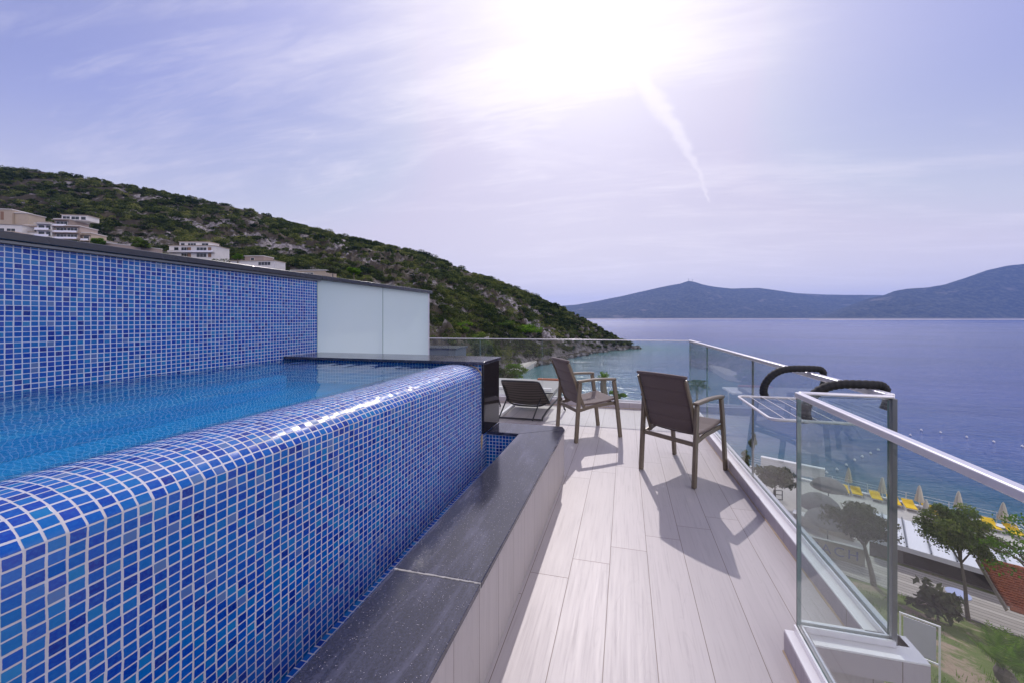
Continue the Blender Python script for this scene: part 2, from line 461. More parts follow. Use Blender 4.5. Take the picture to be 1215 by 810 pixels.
M_glass = glass('balustrade_glass', (0.935, 0.972, 0.962), 0.03)
M_edge = simple('glass_edge', (0.13, 0.22, 0.215), 0.15, var=0.25)
def frosted():
    m, t, out = newmat('frosted_glass')
    tc = t.node('ShaderNodeTexCoord').outputs['Object']
    n = t.noise(tc, 1.5, 3)
    c = t.mix(n, (0.66, 0.80, 0.80), (0.74, 0.86, 0.86))
    df = t.node('ShaderNodeBsdfDiffuse'); tl = t.node('ShaderNodeBsdfTranslucent'); gl = t.node('ShaderNodeBsdfGlossy'); gl.inputs['Roughness'].default_value = 0.12
    t.l.new(c, df.inputs[0]); t.l.new(c, tl.inputs[0])
    a = t.node('ShaderNodeMixShader'); a.inputs[0].default_value = 0.52; t.l.new(df.outputs[0], a.inputs[1]); t.l.new(tl.outputs[0], a.inputs[2])
    fr = t.node('ShaderNodeFresnel'); fr.inputs[0].default_value = 1.4
    geo = t.node('ShaderNodeNewGeometry')
    b = t.node('ShaderNodeMixShader'); t.l.new(t.math('MULTIPLY', fr.outputs[0], t.math('SUBTRACT', 1.0, geo.outputs['Backfacing'])), b.inputs[0]); t.l.new(a.outputs[0], b.inputs[1]); t.l.new(gl.outputs[0], b.inputs[2])
    t.l.new(b.outputs[0], out.inputs[0]); return m
M_frost = frosted()
def pool_water():
    m, t, out = newmat('pool_water')
    geo = t.node('ShaderNodeNewGeometry')
    fr = t.node('ShaderNodeFresnel'); fr.inputs[0].default_value = 1.33
    tr = t.node('ShaderNodeBsdfTransparent'); tr.inputs[0].default_value = (0.60, 0.92, 1.0, 1)
    rf = t.node('ShaderNodeBsdfRefraction'); rf.inputs['Color'].default_value = (0.60, 0.92, 1.0, 1); rf.inputs['IOR'].default_value = 1.09; rf.inputs['Roughness'].default_value = 0.0
    gl = t.node('ShaderNodeBsdfGlossy'); gl.inputs['Roughness'].default_value = 0.01
    a = t.node('ShaderNodeMixShader'); a.inputs[0].default_value = 0.40; t.l.new(tr.outputs[0], a.inputs[1]); t.l.new(rf.outputs[0], a.inputs[2])
    s = t.node('ShaderNodeMixShader'); t.l.new(t.math('MULTIPLY', fr.outputs[0], t.math('SUBTRACT', 1.0, geo.outputs['Backfacing'])), s.inputs[0]); t.l.new(a.outputs[0], s.inputs[1]); t.l.new(gl.outputs[0], s.inputs[2])
    t.l.new(s.outputs[0], out.inputs[0]); return m
M_pool = pool_water()
def sea_mat():
    m, t, out = newmat('sea_water')
    tc = t.node('ShaderNodeTexCoord').outputs['Object']
    sh = t.node('ShaderNodeAttribute', attribute_name='shallow').outputs['Fac']
    pat = t.noise(t.mapping(tc, (1, 1, 1)), 0.05, 5, 0.6, 0.5)
    s2 = t.math('ADD', sh, t.math('MULTIPLY', t.math('SUBTRACT', pat, 0.5), t.math('MULTIPLY', t.math('MULTIPLY', sh, t.math('SUBTRACT', 1.0, sh)), 3.0)), clamp=True)
    c = t.ramp(s2, [(0.0, (0.045, 0.068, 0.25)), (0.25, (0.020, 0.070, 0.22)), (0.6, (0.002, 0.090, 0.175)), (1.0, (0.012, 0.115, 0.115))])
    big = t.noise(t.mapping(tc, (0.0022, 0.010, 1), (0, 0, R(8))), 1.0, 5, 0.6, 0.6)
    c = t.mix(t.math('MULTIPLY', t.sstep(big, 0.38, 0.66), 0.55), c, (0.006, 0.026, 0.10))
    w1 = t.noise(t.mapping(tc, (0.07, 0.26, 1), (0, 0, R(22))), 1.0, 4, 0.6, 0.7)
    w2 = t.noise(t.mapping(tc, (0.55, 1.2, 1), (0, 0, R(-12))), 1.0, 4, 0.62, 0.5)
    w3 = t.noise(t.mapping(tc, (0.012, 0.05, 1), (0, 0, R(16))), 1.0, 3, 0.55, 0.4)
    h = t.math('ADD', t.math('ADD', t.math('MULTIPLY', w1, 1.0), t.math('MULTIPLY', w3, 2.4)), t.math('MULTIPLY', w2, 0.42))
    far = t.sstep(t.vmath('LENGTH', tc), 90.0, 1500.0)
    h = t.math('MULTIPLY', h, t.math('SUBTRACT', 1.0, t.math('MULTIPLY', far, 0.45)))
    b = principled(t, out, Base_Color=c, Roughness=t.math('ADD', t.math('ADD', 0.10, t.math('MULTIPLY', big, 0.12)), t.math('MULTIPLY', far, 0.10)), IOR=1.33, Normal=t.bump(h, 0.6, 0.65))
    b.inputs['Specular IOR Level'].default_value = 1.0
    return m
M_sea = sea_mat()
def leaf_mat(name, dark, light, warm=(0.16, 0.15, 0.03), trans=0.30):
    m, t, out = newmat(name)
    tn = t.node('ShaderNodeAttribute', attribute_name='tone').outputs['Fac']
    geo = t.node('ShaderNodeNewGeometry')
    c = t.ramp(tn, [(0.0, dark), (0.62, light), (1.0, warm)])
    df = t.node('ShaderNodeBsdfDiffuse'); tl = t.node('ShaderNodeBsdfTranslucent')
    t.l.new(c, df.inputs[0]); t.l.new(t.mix(1.0, c, (1.3, 1.45, 0.55), 'MULTIPLY'), tl.inputs[0])
    s = t.node('ShaderNodeMixShader'); s.inputs[0].default_value = trans
    t.l.new(df.outputs[0], s.inputs[1]); t.l.new(tl.outputs[0], s.inputs[2])
    t.l.new(s.outputs[0], out.inputs[0]); MATS[name] = m; return m
M_maquis = leaf_mat('maquis_leaves', (0.010, 0.020, 0.008), (0.078, 0.098, 0.036), (0.20, 0.20, 0.075))
M_tree = leaf_mat('dark_tree_leaves', (0.028, 0.050, 0.015), (0.11, 0.16, 0.045), (0.22, 0.25, 0.07), 0.38)
M_bright = leaf_mat('bright_leaves', (0.05, 0.10, 0.015), (0.11, 0.20, 0.025), (0.22, 0.26, 0.04), 0.4)
M_grey = leaf_mat('dull_leaves', (0.028, 0.038, 0.022), (0.072, 0.085, 0.045), (0.12, 0.125, 0.07), 0.25)
def rock_mat():
    m, t, out = newmat('rocky_hillside')
    tc = t.node('ShaderNodeTexCoord').outputs['Object']
    n = t.noise(tc, 0.055, 6, 0.62); f = t.noise(t.mapping(tc, (0.5, 0.5, 0.22)), 1.0, 6, 0.7, 0.6)
    geo = t.node('ShaderNodeNewGeometry'); nz = t.xyz(geo.outputs['Normal'])[2]
    rock = t.ramp(f, [(0.34, (0.05, 0.046, 0.052)), (0.48, (0.19, 0.172, 0.18)), (0.64, (0.38, 0.355, 0.375))])
    soil = t.mix(f, (0.030, 0.028, 0.018), (0.085, 0.068, 0.050))
    c = t.mix(t.sstep(n, 0.50, 0.60), soil, rock)
    z = t.xyz(tc)[2]
    c = t.mix(t.math('SUBTRACT', 1.0, t.sstep(z, -18.5, -12.0)), c, t.mix(1.0, rock, (0.62, 0.60, 0.60), 'MULTIPLY'))
    wet = t.math('SUBTRACT', 1.0, t.sstep(z, -19.9, -18.9))
    c = t.mix(t.math('MULTIPLY', wet, 0.8), c, (0.035, 0.03, 0.03))
    b = principled(t, out, Base_Color=c, Roughness=0.9, Normal=t.bump(f, 0.9, 1.6)); b.inputs['Specular IOR Level'].default_value = 0.15
    return m
M_rock = rock_mat()
def far_mat():
    m, t, out = newmat('far_hillside')
    tc = t.node('ShaderNodeTexCoord').outputs['Object']
    n = t.noise(t.mapping(tc, (0.02, 0.02, 0.02)), 1.0, 8, 0.7); n2 = t.noise(tc, 0.0028, 6, 0.62)
    c = t.mix(t.sstep(n, 0.42, 0.62), (0.018, 0.028, 0.020), (0.075, 0.085, 0.055))
    c = t.mix(t.math('MULTIPLY', t.sstep(n2, 0.58, 0.70), 0.6), c, (0.20, 0.18, 0.16))
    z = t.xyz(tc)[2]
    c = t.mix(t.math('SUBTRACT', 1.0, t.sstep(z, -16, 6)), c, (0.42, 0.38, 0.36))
    b = principled(t, out, Base_Color=c, Roughness=0.95, Normal=t.bump(n, 0.7, 14.0)); b.inputs['Specular IOR Level'].default_value = 0.1
    return m
M_far = far_mat()
def ground_mat():
    m, t, out = newmat('grass_and_dirt')
    tc = t.node('ShaderNodeTexCoord').outputs['Object']
    n = t.noise(tc, 0.55, 6, 0.68); f = t.noise(tc, 9.0, 5, 0.7); p = t.noise(tc, 40, 3, 0.6)
    dirt = t.mix(f, (0.24, 0.17, 0.12), (0.46, 0.36, 0.27))
    grass = t.mix(p, (0.07, 0.11, 0.028), (0.19, 0.23, 0.07))
    c = t.mix(t.sstep(t.math('ADD', n, t.math('MULTIPLY', f, 0.22)), 0.50, 0.62), dirt, grass)
    b = principled(t, out, Base_Color=c, Roughness=0.95, Normal=t.bump(t.math('ADD', f, p), 0.8, 0.06)); b.inputs['Specular IOR Level'].default_value = 0.1
    return m
M_ground = ground_mat()
M_white = simple('white_paint', (0.78, 0.76, 0.79), 0.45, var=0.06, scale=9)
M_offwhite = simple('white_render', (0.70, 0.67, 0.66), 0.85, var=0.08, scale=0.8, bump=0.2, spec=0.2)
M_house = simple('weathered_white_render', (0.62, 0.60, 0.61), 0.85, var=0.14, scale=0.5, bump=0.2, spec=0.2)
M_cream = simple('cream_render', (0.40, 0.33, 0.27), 0.85, var=0.1, scale=0.7, spec=0.2)
M_pink = simple('beige_render', (0.33, 0.265, 0.24), 0.85, var=0.1, scale=0.7, spec=0.2)
M_alu = simple('brushed_aluminium', (0.78, 0.76, 0.80), 0.34, metal=0.6, var=0.06, scale=30)
M_alud = simple('grey_aluminium', (0.16, 0.17, 0.185), 0.35, metal=0.55, var=0.15, scale=18)
M_cap = simple('anthracite_coated_metal', (0.020, 0.022, 0.034), 0.26, metal=0.0, var=0.25, scale=5, coat=0.3)
M_frame = simple('taupe_aluminium', (0.165, 0.130, 0.098), 0.38, metal=0.15, var=0.14, scale=12)
M_black = simple('black_tube', (0.020, 0.020, 0.026), 0.38, var=0.2, scale=14)
M_foam = simple('black_foam_cover', (0.010, 0.010, 0.013), 0.75, var=0.3, scale=40, bump=0.3, bscale=220)
M_wire = simple('white_coated_wire', (0.68, 0.66, 0.68), 0.35, var=0.08, scale=20)
M_seal = simple('stained_sealant', (0.42, 0.32, 0.22), 0.8, var=0.35, scale=14)
M_yellow = simple('yellow_cushion', (0.78, 0.50, 0.02), 0.85, var=0.10, scale=3, bump=0.3, bscale=12, spec=0.2)
M_canvas = simple('ecru_canvas', (0.52, 0.47, 0.41), 0.9, var=0.12, scale=4, spec=0.15)
M_thatch = simple('grey_parasol_canvas', (0.16, 0.155, 0.16), 0.9, var=0.2, scale=3, bump=0.3, bscale=14, spec=0.1)
M_dkglass = simple('window_glass', (0.030, 0.036, 0.040), 0.08, var=0.3, scale=0.5)
M_wood = simple('weathered_wood', (0.34, 0.29, 0.25), 0.8, var=0.2, scale=2)
M_orange = simple('wooden_shutter', (0.21, 0.115, 0.07), 0.6, var=0.15, scale=2)
M_bark = simple('bark', (0.17, 0.145, 0.125), 0.9, var=0.35, scale=7, bump=0.6, bscale=30, spec=0.1)
M_conc = simple('concrete', (0.36, 0.345, 0.34), 0.9, var=0.18, scale=0.7, bump=0.3, spec=0.2)
M_barwall = simple('shade_darkened_grey_wall', (0.17, 0.16, 0.155), 0.9, var=0.25, scale=0.7, spec=0.2)  # grey darkened so the bar facade's shade is in the colour
M_sand = simple('pale_stone_paving', (0.46, 0.43, 0.41), 0.9, var=0.14, scale=0.8, spec=0.2)
M_dark = simple('painted_shade', (0.016, 0.018, 0.018), 0.9, var=0.3, spec=0.1)  # near-black colour standing in for deep shade
M_zinc = simple('white_standing_seam_metal', (0.66, 0.66, 0.72), 0.5, var=0.06, scale=0.6)
M_blue = simple('blue_lettering', (0.05, 0.08, 0.25), 0.5)
M_board = simple('pale_lavender_board', (0.50, 0.49, 0.58), 0.5, var=0.05, scale=2)
M_terra = simple('terracotta', (0.36, 0.125, 0.07), 0.85, var=0.35, scale=3.5, bump=0.2, spec=0.15)
M_brick = simple('reddish_stone', (0.24, 0.12, 0.09), 0.9, var=0.3, scale=1.0, spec=0.1)
def fabric():
    m, t, out = newmat('brown_mesh_fabric')
    tc = t.node('ShaderNodeTexCoord').outputs['Object']
    w1 = t.noise(t.mapping(tc, (260, 260, 40)), 1.0, 2, 0.5); w2 = t.noise(t.mapping(tc, (40, 260, 260)), 1.0, 2, 0.5)
    h = t.math('ADD', w1, w2); n = t.noise(tc, 6, 4)
    c = t.mix(h, (0.046, 0.030, 0.030), (0.120, 0.088, 0.085)); c = t.mix(t.math('MULTIPLY', n, 0.3), c, (0.12, 0.092, 0.088))
    b = principled(t, out, Base_Color=c, Roughness=0.8, Normal=t.bump(h, 0.35, 0.0015)); b.inputs['Specular IOR Level'].default_value = 0.25
    b.inputs['Sheen Weight'].default_value = 0.2
    return m
M_fabric = fabric()
def sling():
    m, t, out = newmat('striped_sling')
    tc = t.node('ShaderNodeUVMap').outputs[0]; u, v, _ = t.xyz(tc)
    s = t.math('FRACT', t.math('MULTIPLY', v, 9.0)); st = t.sstep(t.math('ABSOLUTE', t.math('SUBTRACT', s, 0.5)), 0.30, 0.42)
    c = t.mix(st, (0.115, 0.10, 0.09), (0.038, 0.032, 0.034))
    principled(t, out, Base_Color=c, Roughness=0.75)
    return m
M_sling = sling()
def pathwood():
    m, t, out = newmat('grey_boardwalk')
    tc = t.node('ShaderNodeTexCoord').outputs['Object']
    p = t.mapping(tc, (1, 1, 1), (0, 0, R(28.4)))
    x, y, z = t.xyz(p)
    fr = t.math('FRACT', t.math('DIVIDE', y, 0.26)); ci = t.math('FLOOR', t.math('DIVIDE', y, 0.26))
    wn = t.node('ShaderNodeTexWhiteNoise', noise_dimensions='1D'); t.l.new(ci, wn.inputs['W'])
    g = t.noise(t.mapping(p, (1.2, 14, 1)), 1.0, 4, 0.6)
    c = t.mix(t.math('ADD', t.math('MULTIPLY', wn.outputs['Value'], 0.5), t.math('MULTIPLY', g, 0.5)), (0.24, 0.21, 0.19), (0.50, 0.46, 0.42))
    c = t.mix(t.sstep(t.math('ABSOLUTE', t.math('SUBTRACT', fr, 0.5)), 0.42, 0.47), c, (0.07, 0.06, 0.055))
    principled(t, out, Base_Color=c, Roughness=0.85)
    return m
M_path = pathwood()

# ------------------------------------------------------------------ haze: one even body of air round everything but the sky
def build_haze():
    m, t, out = newmat('sea_haze')
    v = t.node('ShaderNodeVolumePrincipled')
    v.inputs['Color'].default_value = (0.30, 0.46, 1.0, 1)
    v.inputs['Density'].default_value = HAZE
    v.inputs['Anisotropy'].default_value = 0.0
    t.l.new(v.outputs[0], out.inputs['Volume'])
    MB().box(-14000, 14000, -14000, 14000, -45, 760).build('haze', m, smooth=0, kind='stuff')
HAZE = 5.8e-5
build_haze()

# ------------------------------------------------------------------ setting: hill, sea, mountains
SEA = -20.0
# photo column -> (ridge line y, distance of ridge, distance of foot, height of foot, profile exponent)
HILL = [(-1500, 205, 330, 60, -6, 1.3), (-600, 200, 310, 60, -6, 1.4), (-200, 196, 300, 60, -6, 1.5),
        (0, 197, 300, 60, -8, 1.5), (50, 199, 300, 60, -8, 1.5), (100, 207, 305, 60, -8, 1.5), (150, 216, 310, 60, -8, 1.45),
        (230, 233, 318, 60, -9, 1.4), (300, 247, 320, 60, -10, 1.4), (350, 263, 318, 62, -11, 1.35), (400, 276, 314, 64, -12, 1.3),
        (450, 286, 308, 66, -13, 1.25), (500, 298, 302, 70, -14, 1.2), (550, 316, 297, 84, -17, 1.15), (585, 330, 293, 112, -20.4, 1.0),
        (600, 337, 291, 130, -20.4, 0.95), (620, 345, 288, 158, -20.4, 0.9), (640, 353, 284, 174, -20.4, 0.85), (660, 361, 280, 186, -20.4, 0.8),
        (680, 369, 276, 208, -20.4, 0.78), (700, 381, 272, 226, -20.4, 0.75), (720, 393, 270, 241, -20.4, 0.7), (740, 404, 268, 256, -20.4, 0.7),
        (754, 410.5, 267, 263, -20.4, 0.7), (764, 416, 267, 266, -21.5, 0.7), (790, 420, 268, 266, -23, 0.7)]
hp = np.array(HILL, float)
h_ang = np.arctan((hp[:, 0] - PC) / F_PX)
h_zr = HC + (V0 - hp[:, 1]) / F_PX * hp[:, 2] - np.interp(hp[:, 0], [0, 600, 740, 760], [3.5, 2.5, 1.5, 0.3])
def hill_cols(a):
    Dr = np.interp(a, h_ang, hp[:, 2]); Ds = np.interp(a, h_ang, hp[:, 3]); zs = np.interp(a, h_ang, hp[:, 4])
    ex = np.interp(a, h_ang, hp[:, 5]); zr = np.interp(a, h_ang, h_zr)
    return Dr, Ds, zs, ex, zr
def fbm(x, y, z=0.0, o=5):
    return mnoise.fractal(Vector((x, y, z)), 1.0, 2.0, o, noise_basis='PERLIN_ORIGINAL')
def rocky(x, y): return fbm(x * 0.022, y * 0.022, 21.0) + 0.55 * fbm(x * 0.075, y * 0.075, 4.0)
def hill_point(a, t):
    Dr, Ds, zs, ex, zr = (float(q) for q in hill_cols(a))
    D = Ds + (Dr - Ds) * t
    if t <= 1: z = zs + (zr - zs) * (max(t, 0) ** ex)
    else: z = zr - (zr + 26) * min(1.0, ((t - 1) / 0.8)) ** 1.3
    L = math.tan(a) * D
    x, y = L * TC - D * TS, L * TS + D * TC
    span = max(0.0, min(1.0, t * 5)) * max(0.0, min(1.0, abs(1.0 - t) * 5 + 0.12))
    sc_ = max(0.12, min(1.0, (zr + 22) / 45.0))
    rk = max(0.0, rocky(x, y) - 0.05)
    z += (fbm(x * 0.02, y * 0.02) * 5.5 + fbm(x * 0.09, y * 0.09, 3.0) * 2.2 + min(1.0, rk * 4) * abs(fbm(x * 0.21, y * 0.21, 7.0, 4)) * 5.0) * span * sc_
    return x, y, z
def build_hill():
    mb = MB(); NA, NT_ = 380, 154
    angs = np.concatenate([np.linspace(h_ang[0], math.atan(-640 / F_PX), 50, endpoint=False), np.linspace(math.atan(-640 / F_PX), h_ang[-1], NA - 49)])
    ts = np.concatenate([np.linspace(-0.06, 1.0, 130), np.linspace(1.02, 1.8, 24)])
    vv = [hill_point(a, t) for a in angs for t in ts]
    mb.v = vv; n = len(ts)
    for i in range(len(angs) - 1):
        for j in range(n - 1):
            q = i * n + j; mb.face((q, q + n, q + n + 1, q + 1))
    # the shore: knock foot vertices about for a rocky edge
    for i in range(len(angs)):
        for j in range(1, 16):
            x, y, z = mb.v[i * n + j]
            if z < -9:
                k = fbm(x * 0.16, y * 0.16, 9.0) * 2.6
                mb.v[i * n + j] = (x + k * 0.6, y + k, z + abs(k) * 0.8)
    return mb.build('hill', M_rock, smooth=55, kind='structure')
build_hill()

def leaf_cloud(centers, radii, counts, sizes, tones, seed=1, flat=0.75, shell=0.45):
    """quads of foliage scattered through ellipsoid clumps; returns verts, faces, tone"""
    r = np.random.default_rng(seed)
    C = np.repeat(np.asarray(centers, float), counts, axis=0)
    Rr = np.repeat(np.asarray(radii, float), counts, axis=0)
    S = np.repeat(np.asarray(sizes, float), counts)
    T = np.repeat(np.asarray(tones, float), counts)
    n = len(C)
    d = r.normal(size=(n, 3)); d /= np.linalg.norm(d, axis=1)[:, None]
    d[:, 2] = np.where(d[:, 2] < -0.35, -d[:, 2], d[:, 2])
    rad = shell + (1 - shell) * r.random(n) ** 0.6
    P = C + d * Rr * rad[:, None]
    nrm = d + r.normal(size=(n, 3)) * 0.55; nrm /= np.linalg.norm(nrm, axis=1)[:, None]
    a = np.cross(nrm, r.normal(size=(n, 3))); a /= np.linalg.norm(a, axis=1)[:, None]
    b = np.cross(nrm, a)
    sz = S * (0.55 + 0.9 * r.random(n))
    ha, hb = a * (sz * 0.5)[:, None], b * (sz * flat * 0.5)[:, None]
    V = np.stack([P - ha, P + hb * 0.9 - ha * 0.1, P + ha, P - hb * 0.9 + ha * 0.1], axis=1).reshape(-1, 3)
    tone = np.clip(T + r.normal(size=n) * 0.13, 0, 1)
    return V, tone
def quads_object(name, V, tone, mat, parent=None, extra=None):
    n = len(V) // 4
    me = bpy.data.meshes.new(name)
    me.vertices.add(len(V)); me.vertices.foreach_set('co', V.astype(np.float32).ravel())
    me.loops.add(4 * n); me.loops.foreach_set('vertex_index', np.arange(4 * n, dtype=np.int32))
    me.polygons.add(n); me.polygons.foreach_set('loop_start', np.arange(0, 4 * n, 4, dtype=np.int32))
    me.update(calc_edges=True)
    at_ = me.attributes.new('tone', 'FLOAT', 'FACE'); at_.data.foreach_set('value', tone.astype(np.float32))
    me.materials.append(mat)
    o = bpy.data.objects.new(name, me); COL.objects.link(o)
    if parent is not None: o.parent = parent
    return o

def build_maquis():
    cs, rs, ns, ss, ts = [], [], [], [], []
    rr = random.Random(5)
    tries = 0
    while len(cs) < 19000 and tries < 90000:
        tries += 1
        px = rr.uniform(-260, 770) if rr.random() < 0.93 else rr.uniform(-1300, -260)
        t = rr.random() ** 0.85 * 1.06
        a = math.atan((px - PC) / F_PX)
        x, y, z = hill_point(a, t)
        if z < -18.0: continue
        D = -x * TS + y * TC
        if D < 70: continue
        rock = rocky(x, y)
        if rock > 0.06 and rr.random() < 0.82: continue
        if z < -14 and rr.random() < 0.4: continue
        size = rr.uniform(0.9, 2.5) * (1.6 if rr.random() < 0.10 else 1.0)
        if px > 640: size *= 0.8
        if t > 0.95: size *= 1.15
        grp = fbm(x * 0.03, y * 0.03, 40.0)
        cs.append((x, y, z + size * 0.32)); rs.append((size, size, size * rr.uniform(0.6, 0.85)))
        ns.append(int(30 + 42 * size)); ss.append(max(0.30, min(0.75, D / 340.0)))
        ts.append(0.40 + 0.34 * grp + rr.uniform(-0.36, 0.36) + (0.28 if rr.random() < 0.05 else 0))
    V, tone = leaf_cloud(cs, rs, ns, ss, ts, seed=3, shell=0.55)
    o = quads_object('maquis_scrub', V, tone, M_maquis)
    tag(o, 'dense green scrub covering the rocky hillside across the bay', 'scrub', kind='stuff')
build_maquis()

def build_sea():
    angs = np.concatenate([np.linspace(-180, -75, 30), np.linspace(-74, 74, 150), np.linspace(75, 180, 30)]) * math.pi / 180
    rads = np.concatenate([[0.0], np.geomspace(20, 12500, 110)])
    # shoreline sample points (world)
    shore = []
    for p0 in np.linspace(560, 760, 60):
        a = math.atan((p0 - PC) / F_PX); D = float(np.interp(a, h_ang, hp[:, 3])); L = math.tan(a) * D
        shore.append((L * TC - D * TS, L * TS + D * TC, 62.0))
    for s in np.linspace(-75, 60, 60):
        shore.append((0.879 * s + 0.476 * 54.3, -0.476 * s + 0.879 * 54.3, 24.0))
    shore = np.array(shore)
    verts, sh = [], []
    for r_ in rads:
        for a in angs:
            x, y = math.sin(a - TH) * r_, math.cos(a - TH) * r_
            verts.append((x, y, SEA))
            d = np.hypot(shore[:, 0] - x, shore[:, 1] - y)
            sh.append(float(np.max(np.exp(-(d / shore[:, 2]) ** 1.4))))
    mb = MB(); mb.v = verts; n = len(angs)
    for i in range(len(rads) - 1):
        for j in range(n - 1):
            q = i * n + j
            mb.face((q, q + n, q + n + 1, q + 1) if i else (0, q + n, q + n + 1))
    mb.f = [f if len(set(f)) == len(f) else tuple(dict.fromkeys(f)) for f in mb.f]
    o = mb.build('sea', M_sea, smooth=0, kind='structure')
    a_ = o.data.attributes.new('shallow', 'FLOAT', 'POINT'); a_.data.foreach_set('value', sh)
    if o.data.polygons[200].normal.z < 0: o.data.flip_normals()
build_sea()

def mountain(name, prof, Dfront, Dridge, seed):
    """far ridge: a height field between its shore (Dfront) and its crest (Dridge)"""
    pr = np.array(prof, float); mb = MB()
    pxs = np.linspace(pr[0, 0], pr[-1, 0], 170); ts = np.concatenate([np.linspace(0, 1, 34), np.linspace(1.1, 2.0, 8)])
    for px in pxs:
        py = float(np.interp(px, pr[:, 0], pr[:, 1])); zr = HC + (V0 - py) / F_PX * Dridge
        for t in ts:
            D = Dfront + (Dridge - Dfront) * t; L = (px - PC) / F_PX * D
            x, y = L * TC - D * TS, L * TS + D * TC
            k = t if t <= 1 else max(0.0, 2 - t)
            z = SEA - 2 + (zr - SEA) * (k ** 1.05)
            amp = min(1.0, max(0, (zr - SEA)) / 200) * min(1, t * 3)
            z += (fbm(x * 0.0013, y * 0.0013, seed) * 70 * (abs(1 - k) + 0.06) + fbm(x * 0.006, y * 0.006, seed + 2) * 12 * (abs(1 - k) + 0.12)) * amp
            mb.v.append((x, y, z))
    n = len(ts)
    for i in range(len(pxs) - 1):
        for j in range(n - 1):
            q = i * n + j; mb.face((q, q + n, q + n + 1, q + 1))
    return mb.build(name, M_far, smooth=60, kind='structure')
mountain('far_mountain', [(560, 372), (620, 366), (684, 361.5), (710, 357), (740, 351), (770, 344), (795, 338.5), (808, 336.5), (817, 333.2), (824, 334.5),
    (835, 338), (850, 340.5), (868, 342.5), (885, 342), (900, 341.5), (918, 344), (945, 348), (975, 349.5), (1000, 350), (1040, 350), (1080, 352), (1160, 360), (1240, 374)], 5300, 7400, 5.0)
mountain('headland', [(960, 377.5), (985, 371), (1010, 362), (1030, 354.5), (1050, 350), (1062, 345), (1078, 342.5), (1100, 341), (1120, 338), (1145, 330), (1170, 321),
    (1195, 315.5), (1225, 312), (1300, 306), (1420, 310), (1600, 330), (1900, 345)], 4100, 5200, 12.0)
def antenna(px, py, h, label):
    p = atD(px, py, 7395)
    t = thing('radio_mast', label, 'mast', p, group='radio masts on the far peak')
    MB().tube([(0, 0, -20), (0, 0, h)], 3.0, 6).build('pole', M_alud, t)
    MB().box(-8, 8, -2, 2, h * 0.55, h * 0.62).build('cross_arm', M_alud, t)
antenna(817, 333.5, 55, 'left thin radio mast on the summit of the far blue mountain')
antenna(821.5, 334, 40, 'right thin radio mast on the summit of the far blue mountain')

# near ground on the right below the terrace (q: distance along the fall line, s: along the path)
QN = Vector((0.476, 0.879)); SN = Vector((0.879, -0.476))
def qs(q, s): return (QN.x * q + SN.x * s, QN.y * q + SN.y * s)
QZ = [(-10, -4.0), (4, -4.2), (12.5, -7.5), (25.2, -12.2), (28.2, -12.24), (31.5, -12.3), (33, -17.95), (54.0, -17.95), (54.6, -21.5), (60, -24)]
def gz(q): return float(np.interp(q, [a for a, _ in QZ], [b for _, b in QZ]))
def build_ground():
    mb = MB(); qq = np.concatenate([np.linspace(-10, 12, 12), np.linspace(12.5, 25.2, 40), np.linspace(25.6, 60, 80)]); ss = np.linspace(-40, 60, 110)
    for q in qq:
        for s in ss:
            x, y = qs(q, s); w = 1.0 if q < 25 else 0.0
            zz = -17.95 if (s < -0.4 and 28.4 < q < 33) else gz(q)
            mb.v.append((x, y, zz + w * (fbm(x * 0.35, y * 0.35) * 0.30 + fbm(x * 1.4, y * 1.4, 5) * 0.10)))
    n = len(ss)
    for i in range(len(qq) - 1):
        for j in range(n - 1):
            k = i * n + j; mb.face((k, k + 1, k + n + 1, k + n))
    o = mb.build('ground', M_ground, smooth=60, kind='structure')
build_ground()

# ------------------------------------------------------------------ the terrace
FX0, FX1 = -0.507, 0.925          # gutter wall face, far kerb face
GX, GY = 0.673, 1.69              # near glass line, jog line
FAR0, FAR1 = Vector((1.0, GY)), Vector((0.91, 5.74))   # far balustrade line
BACK_Y = 5.74
def build_floor():
    mb = MB()
    mb.hexa([(-0.52, -4.0), (0.64, -4.0), (0.64, GY), (0.97, GY), (0.97, 5.70), (-3.06, 5.70), (-3.06, 3.20), (-0.52, 3.20)], -0.25, 0.0)
    mb.build('floor', M_deck, smooth=0, kind='structure')
build_floor()

def villa():
    t = thing('villa', 'pale tiled villa under and behind the rooftop terrace', 'house', (0, 0, 0))
    mb = MB(); mb.hexa([(-7.0, -9.0), (0.70, -9.0), (0.70, 1.62), (1.03, 1.62), (0.945, 5.80), (-7.0, 5.80)], -12.5, -0.255)
    mb.build('lower_wall', M_facade, t, smooth=0)
    # rear wall of the rooftop room behind the viewer, with sliding doors
    mb = MB(); mb.box(-7.0, -2.2, -4.35, -4.0, -0.25, 2.95).box(0.75, 1.0, -4.35, -4.0, -0.25, 2.95).box(-2.2, 0.75, -4.35, -4.0, 2.35, 2.95)
    mb.build('rear_wall', M_offwhite, t, smooth=0)
    MB().box(-7.2, 1.2, -9.0, -3.7, 2.955, 3.15).build('roof_slab', M_offwhite, t, smooth=0)
    d = MB(); d.box(-2.15, 0.70, -4.2, -4.17, 0.05, 2.3); dr = d.build('sliding_door', M_dkglass, t, smooth=0)
    f = MB()
    for x in (-2.2, -1.24, -0.28, 0.68): f.box(x, x + 0.06, -4.22, -4.14, 0.0, 2.346)
    f.build('door_frame', M_alud, dr, smooth=0)
villa()

